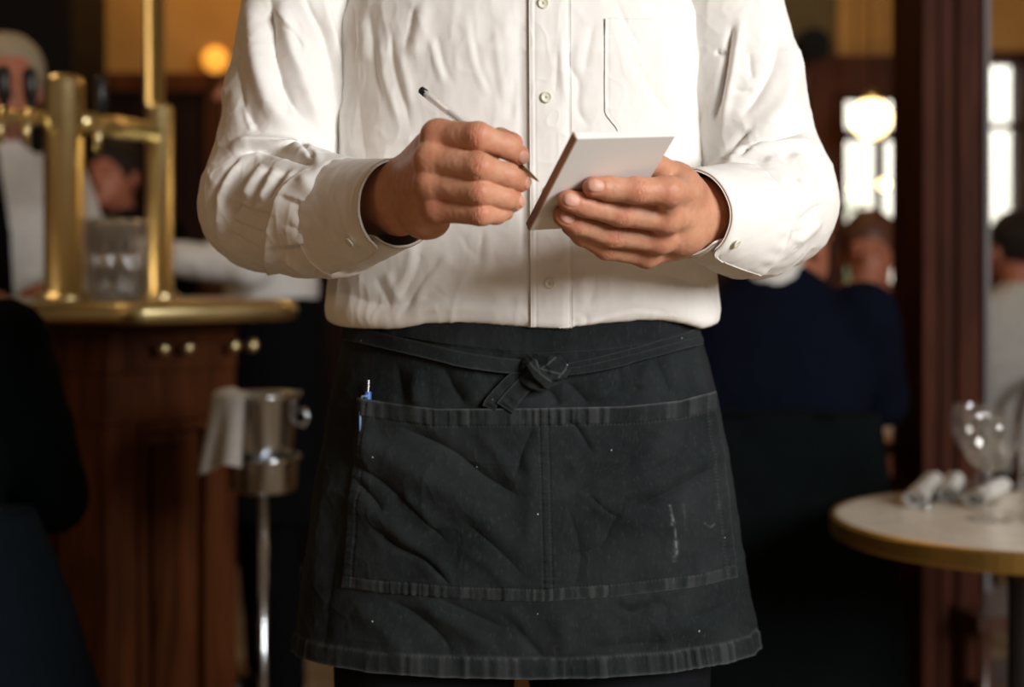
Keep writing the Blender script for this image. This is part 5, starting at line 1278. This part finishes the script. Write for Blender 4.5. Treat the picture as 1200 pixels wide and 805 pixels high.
# ------------------------------------------------------------------ chairs with coats, tables and table ware
M_CHAIR = wood_mat('bentwood', (0.03, 0.010, 0.006), (0.075, 0.026, 0.014), 0.35)
def bistro_chair(label, loc, yaw):
    c = empty('bistro_chair', loc, yaw, label, 'chair')
    bm = bmesh.new(); lathe(bm, [(0, .44), (.20, .44), (.21, .450), (.21, .462), (.195, .470), (0, .466)], 36); bm_obj('seat', bm, M_CHAIR, c, smooth=True)
    for sx, sy_ in ((-1, 1), (1, 1)):
        bm = bmesh.new(); tube(bm, [(sx * .15, .14, .445), (sx * .165, .165, .22), (sx * .18, .19, 0)], [.017, .015, .012], 12); bm_obj('leg', bm, M_CHAIR, c, smooth=True)
    for sx in (-1, 1):
        bm = bmesh.new(); tube(bm, [(sx * .14, -.15, .46), (sx * .155, -.18, .24), (sx * .17, -.22, 0)], [.016, .015, .012], 12); bm_obj('leg', bm, M_CHAIR, c, smooth=True)
    pts = [(-.155, -.15, .455), (-.175, -.19, .62), (-.175, -.215, .76), (-.12, -.235, .835), (0, -.24, .86), (.12, -.235, .835), (.175, -.215, .76), (.175, -.19, .62), (.155, -.15, .455)]
    bm = bmesh.new(); tube(bm, curve_pts(pts, 5), .0135, 12); bm_obj('backrest', bm, M_CHAIR, c, smooth=True)
    for k in range(3):
        bm = bmesh.new(); tube(bm, [(-.07 + .07 * k, -.175, .458), (-.06 + .06 * k, -.215, .66), (-.05 + .05 * k, -.236, .85)], .0075, 8); bm_obj('spindle', bm, M_CHAIR, c, smooth=True)
    bm = bmesh.new(); tube(bm, [(.145 * math.cos(2 * PI * k / 24), .145 * math.sin(2 * PI * k / 24), .30) for k in range(25)], .009, 8, False); bm_obj('leg_ring', bm, M_CHAIR, c, smooth=True)
    return c
def draped_coat(label, loc, yaw, ztop, zbot, w0, w1, m, d0=.05, d1=.11):
    """a coat hung over a chair back: a folded double drape that flares towards its hem"""
    nu, nv = 130, 60; g = np.zeros((nu, nv, 3)); nr = np.zeros_like(g)
    for i in range(nu):
        t = 2 * PI * i / (nu - 1)
        for j in range(nv):
            v = j / (nv - 1); q = max(0, (v - .10) / .90)
            w = w0 + (w1 - w0) * q ** .85; d = d0 + (d1 - d0) * q
            top = math.sin(min(1, v / .10) * PI / 2)
            fold = 1 + (.05 + .12 * q) * math.sin(t * 7 + 1.2 * math.sin(t * 2)) * q
            cx, cy = np.sign(math.cos(t)) * abs(math.cos(t)) ** .75, math.sin(t)
            g[i, j] = (w * cx * (.80 + .20 * top) * (1 + (fold - 1) * .25), -.235 + d * cy * top * fold - .05 * q, ztop - (ztop - zbot) * q + (.03 * top - .03) * 1.0)
            nr[i, j] = unit((cx / w, cy / d, .2))
    V, Q = sheet(g, nr, .006); n_ = normals(V, Q); V = V + n_ * (.006 * noise(V, 12.0) + .004 * ridged(V, 14.0))[:, None]
    o = link('coat', mesh_np('coat', V, Q), m); o.location = loc; o.rotation_euler = (0, 0, yaw); return tag(o, label, 'coat')
p0 = (-.872, 1.92, 0); bistro_chair('dark bentwood chair under the navy coat at the left edge', p0, R(35))
draped_coat('dark navy coat hung over the chair back at the left edge', p0, R(35), .855, .25, .150, .33, M_NAVY2, .05, .13)
p1 = (at(908, 2.85), 2.85, 0); bistro_chair('dark bentwood chair carrying the navy jacketed man', p1, R(-10))
draped_coat('near black coat hung over the chair back behind the waiter', p1, R(-10), .895, .10, .185, .262, cloth_mat('black_green_wool', (.0035, .0055, .006), .95), .045, .09)
p2 = (at(1024, 4.15), 4.15, 0); bistro_chair('dark bentwood chair carrying the guest in rust red', p2, R(160))
p3 = (at(1196, 4.5), 4.5, 0); bistro_chair('dark bentwood chair carrying the pale shirted guest', p3, R(20))
# marble tables with brass rims
M_MARBLE = mat('cream_marble', (.66, .58, .47), .22); _t = NT(M_MARBLE)
_t.base(_t.mix(_t.ramp(_t.noise(9, 8, None, .62, 1.6), [(.42, 0.0), (.5, .5), (.58, 0.0)]), (.86, .79, .68), (.62, .53, .42)))
def cafe_table(label, loc, r, h=.76, top=M_MARBLE):
    t = empty('cafe_table', loc, 0, label, 'table')
    bm = bmesh.new(); lathe(bm, [(0, h - .026), (r - .006, h - .026), (r - .006, h - .001), (r - .012, h), (0, h)], 72); bm_obj('tabletop', bm, top, t)
    bm = bmesh.new(); lathe(bm, [(r - .006, h - .031), (r + .001, h - .031), (r + .003, h - .027), (r + .003, h - .004), (r + .001, h - .0005), (r - .004, h + .001), (r - .006, h - .001), (r - .006, h - .031)], 96); bm_obj('rim', bm, M_BRASS_OLD, t, smooth=False)
    bm = bmesh.new(); lathe(bm, [(0, .03), (.05, .03), (.045, .07), (.028, .14), (.026, h - .10), (.05, h - .04), (.11, h - .026), (0, h - .026)], 28); bm_obj('pedestal', bm, M_INK, t, smooth=True)
    for k in range(4):
        a = PI / 4 + k * PI / 2; bm = bmesh.new(); tube(bm, [(.03 * math.cos(a), .03 * math.sin(a), .08), (.15 * math.cos(a), .15 * math.sin(a), .05), (.25 * math.cos(a), .25 * math.sin(a), .014)], [.022, .019, .014], 10); bm_obj('foot', bm, M_INK, t, smooth=True)
    return t
TZ = .76; TY = 2.26; TX = at(980, TY) + .30
cafe_table('round marble cafe table with a brass rim, at the right', (TX, TY, 0), .30)
cafe_table('round brass rimmed table behind the navy jacketed man', (at(1000, 3.55), 3.58, 0), .30)
# wine glasses
def wine_glass(label, loc, k=1.0):
    g = empty('wine_glass', loc, 0, label, 'glass')
    bm = bmesh.new(); lathe(bm, [(0, 0), (.034 * k, 0), (.035 * k, .0012), (.020 * k, .004), (.006 * k, .009), (0, .009)], 40); bm_obj('foot', bm, M_TUMBLER, g, smooth=True)
    bm = bmesh.new(); lathe(bm, [(0, .0085), (.0058 * k, .0085), (.0038 * k, .02), (.0035 * k, .064), (.006 * k, .076), (0, .076)], 24); bm_obj('stem', bm, M_TUMBLER, g, smooth=True)
    bm = bmesh.new(); lathe(bm, [(0, .0755), (.010 * k, .0765), (.026 * k, .086), (.039 * k, .104), (.0445 * k, .125), (.0435 * k, .148), (.0405 * k, .1635), (.0397 * k, .1637), (.0390 * k, .1630), (.0425 * k, .147), (.0435 * k, .125), (.038 * k, .105), (.025 * k, .0872), (.009 * k, .078), (0, .0775)], 48); bm_obj('bowl', bm, M_TUMBLER, g, smooth=True)
    return g
def on_table(px, py, z=TZ): Y = (EYE[2] - z) * FPX / (py - HY); return (at(px, Y), Y, z + .0012)
wine_glass('empty wine glass nearest the table edge, in front of the rolled napkins', on_table(1159, 610))
wine_glass('empty wine glass standing behind the other wine glass', on_table(1146, 588), 1.0)
bm = bmesh.new(); lathe(bm, [(0, 0), (.030, 0), (.032, .002), (.036, .118), (.0352, .1185), (.034, .117), (.030, .008), (0, .007)], 36)
g = bm_obj('water_glass', bm, M_TUMBLER, None, smooth=True); g.location = on_table(1221, 612); tag(g, 'straight water glass cut off by the right edge of the picture', 'glass')
# rolled napkins and cutlery
def napkin_roll(label, a, b, r, grp=None):
    a, b = np.array(a), np.array(b); n = 40; nv = 26; g = np.zeros((n, nv, 3)); nr = np.zeros_like(g); ax = unit(b - a); sd = unit(np.cross(ax, (0, 0, 1))); up = np.cross(sd, ax)
    for i in range(n):
        t = 2 * PI * 2.2 * i / (n - 1); rr_ = r * (.35 + .65 * i / (n - 1))
        for j in range(nv):
            v = j / (nv - 1); d = sd * math.cos(t) * 1.15 + up * math.sin(t) * .8
            g[i, j] = a + (b - a) * v + up * (r * .82) + d * rr_ * (1 + .06 * math.sin(v * 9 + i * .2)) + ax * (.006 * (1 - i / n) * (1 if v > .5 else -1)) * abs(v - .5) * 2; nr[i, j] = unit(d)
    V, Q = sheet(g, nr, .0016); c = (a + b) / 2; o = link('napkin', mesh_np('napkin', V - c, Q), M_LINEN); o.location = c; return tag(o, label, 'napkin', grp)
q = lambda px, py: np.array(on_table(px, py))
napkin_roll('rolled white napkin nearest the left side of the marble table', q(1070, 596), q(1092, 572), .0185)
napkin_roll('second rolled white napkin, lying to the right of the first', q(1108, 588), q(1118, 570), .0165)
napkin_roll('third rolled white napkin, lying behind the stem of the wine glass', q(1140, 596), q(1172, 578), .0175)
def cutlery(name, label, a, b, kind):
    a, b = np.array(a), np.array(b); c = (a + b) / 2; e = empty(name, c, 0, label, 'cutlery'); ax = unit(b - a); L = np.linalg.norm(b - a); sd = unit(np.cross(ax, (0, 0, 1))); z = np.array((0, 0, .004))
    bm = bmesh.new(); tube(bm, [a - c + z, a - c + ax * L * .25 + z, a - c + ax * L * .55 + z], [.007, .0055, .0035], 10, True, .45); bm_obj('handle', bm, M_STEEL, e, smooth=True)
    if kind == 'knife':
        bm = bmesh.new(); tube(bm, [a - c + ax * L * .53 + z, a - c + ax * L * .75 + z, a - c + ax * L + z], [.006, .0095, .003], 10, True, .2); bm_obj('blade', bm, M_STEEL, e, smooth=True)
    else:
        bm = bmesh.new(); tube(bm, [a - c + ax * L * .53 + z, a - c + ax * L * .64 + z, a - c + ax * L * .72 + z], [.004, .011, .012], 10, True, .25); bm_obj('fork_head', bm, M_STEEL, e, smooth=True)
        for k in range(4):
            s = sd * (k - 1.5) * .006; bm = bmesh.new(); tube(bm, [a - c + ax * L * .70 + z + s, a - c + ax * L + z + s + np.array((0, 0, .002))], [.0018, .0012], 6); bm_obj('tine', bm, M_STEEL, e)
cutlery('table_knife', 'steel table knife between the first two rolled napkins', q(1086, 597), q(1110, 566), 'knife')
cutlery('table_fork', 'steel table fork between the second and third rolled napkins', q(1122, 592), q(1134, 566), 'fork')
# small wooden side stool under the table's far side
ws = empty('wooden_stool', (at(1166, 3.05), 3.0, 0), R(12), 'small reddish wooden stool with a low shelf, seen under the marble table', 'stool')
bm = bmesh.new(); bx(bm, -.13, .13, -.13, .13, .43, .46); bm_obj('seat', bm, M_CHAIR, ws, bevel=.008)
bm = bmesh.new(); bx(bm, -.10, .10, -.10, .10, .29, .31); bm_obj('shelf', bm, M_CHAIR, ws, bevel=.004)
for sx in (-1, 1):
    for sy_ in (-1, 1):
        bm = bmesh.new(); tube(bm, [(sx * .105, sy_ * .105, .435), (sx * .115, sy_ * .115, 0)], [.016, .013], 12); bm_obj('leg', bm, M_CHAIR, ws, smooth=True)
# hanging lamps by the glazed door and a wall lamp behind the bar
def pendant(label, px, py, Y, r, st):
    e = empty('pendant_lamp', (at(px, Y), Y, zt(py, Y)), 0, label, 'lamp'); L = 2.86 - zt(py, Y)
    bm = bmesh.new(); bmesh.ops.create_uvsphere(bm, u_segments=24, v_segments=14, radius=r); bm_obj('globe', bm, glow_mat('lamp_glow_%d' % px, (1.0, .62, .26), st), e, smooth=True)
    bm = bmesh.new(); lathe(bm, [(0, r * .8), (r * .5, r * .85), (r * .45, r * 1.15), (.008, r * 1.5), (0, r * 1.5)], 20); bm_obj('cap', bm, M_BRASS, e, smooth=True)
    bm = bmesh.new(); tube(bm, [(0, 0, r * 1.4), (0, 0, L)], .004, 8); bm_obj('cord', bm, M_INK, e)
pendant('large glowing globe lamp hanging before the top of the glazed door', 1021, 139, 5.2, .070, 8.0)
pendant('small glowing globe lamp hanging at the left pane of the glazed door', 1002, 220, 5.38, .018, 9.0)
pendant('small glowing globe lamp hanging at the right pane of the glazed door', 1036, 216, 5.42, .018, 9.0)
wl = empty('wall_lamp', (at(247, 5.4), BY, zt(66, 5.4)), 0, 'small glowing wall lamp on the amber wall behind the bar', 'lamp')
bm = bmesh.new(); bmesh.ops.create_uvsphere(bm, u_segments=20, v_segments=12, radius=.05, matrix=Matrix.Translation((0, -.12, 0))); bm_obj('globe', bm, glow_mat('wall_lamp_glow', (1.0, .40, .05), 1.1), wl, smooth=True)
bm = bmesh.new(); tube(bm, [(0, 0, -.06), (0, -.09, -.07), (0, -.12, -.045)], .008, 10); bm_obj('bracket', bm, M_BRASS, wl, smooth=True)
# shrubs outside the door
M_LEAF = mat('leaf_green', (.10, .20, .06), .6)
def shrub(label, x, y, h, w, seed):
    e = empty('potted_shrub', (x, y, 0), 0, label, 'plant'); rng = np.random.RandomState(seed)
    bm = bmesh.new(); lathe(bm, [(0, 0), (.16, 0), (.20, .34), (.215, .36), (.19, .36), (0, .33)], 28); bm_obj('pot', bm, mat('clay', (.25, .12, .07), .8), e, smooth=True)
    bm = bmesh.new(); tube(bm, [(0, 0, .3), (.02, 0, h * .6), (0, .02, h * .9)], [.02, .015, .008], 8); bm_obj('stem', bm, M_WOOD_D, e)
    n = 700; d = rng.randn(n, 3); d /= np.linalg.norm(d, axis=1, keepdims=True); p = d * rng.rand(n, 1) ** .4 * np.array((w, w, (h - .4) / 2)) + np.array((0, 0, .4 + (h - .4) / 2))
    u = rng.randn(n, 3); u /= np.linalg.norm(u, axis=1, keepdims=True); v = np.cross(u, d); s = .035 + .03 * rng.rand(n, 1)
    V = np.concatenate([p - u * s, p + v * s * .5 + d * .006, p + u * s, p - v * s * .5 + d * .006]); i = np.arange(n)
    o = link('foliage', mesh_np('foliage', V, np.stack([i, i + n, i + 2 * n, i + 3 * n], 1)), M_LEAF, e); o['kind'] = 'stuff'
shrub('leafy potted shrub standing outside behind the left pane of the glazed door', at(1000, 7.6), 7.6, 1.55, .16, 4)
shrub('leafy potted shrub outside the far right window', at(1185, 8.2), 8.2, 1.5, .25, 5)

# round dark fitting on the wall left of the glazed door
ft = empty('wall_speaker', (at(958, 5.45), BY - .001, zt(52, 5.5)), 0, 'small round black fitting high on the wall left of the glazed door', 'fitting')
bm = bmesh.new(); lathe(bm, [(0, 0), (.05, 0), (.062, .03), (.066, .09), (.055, .10), (.03, .085), (0, .08)], 28)
for v in bm.verts: v.co = Vector((v.co.x, -v.co.z, v.co.y))
bm_obj('housing', bm, M_EBONY, ft, smooth=True)
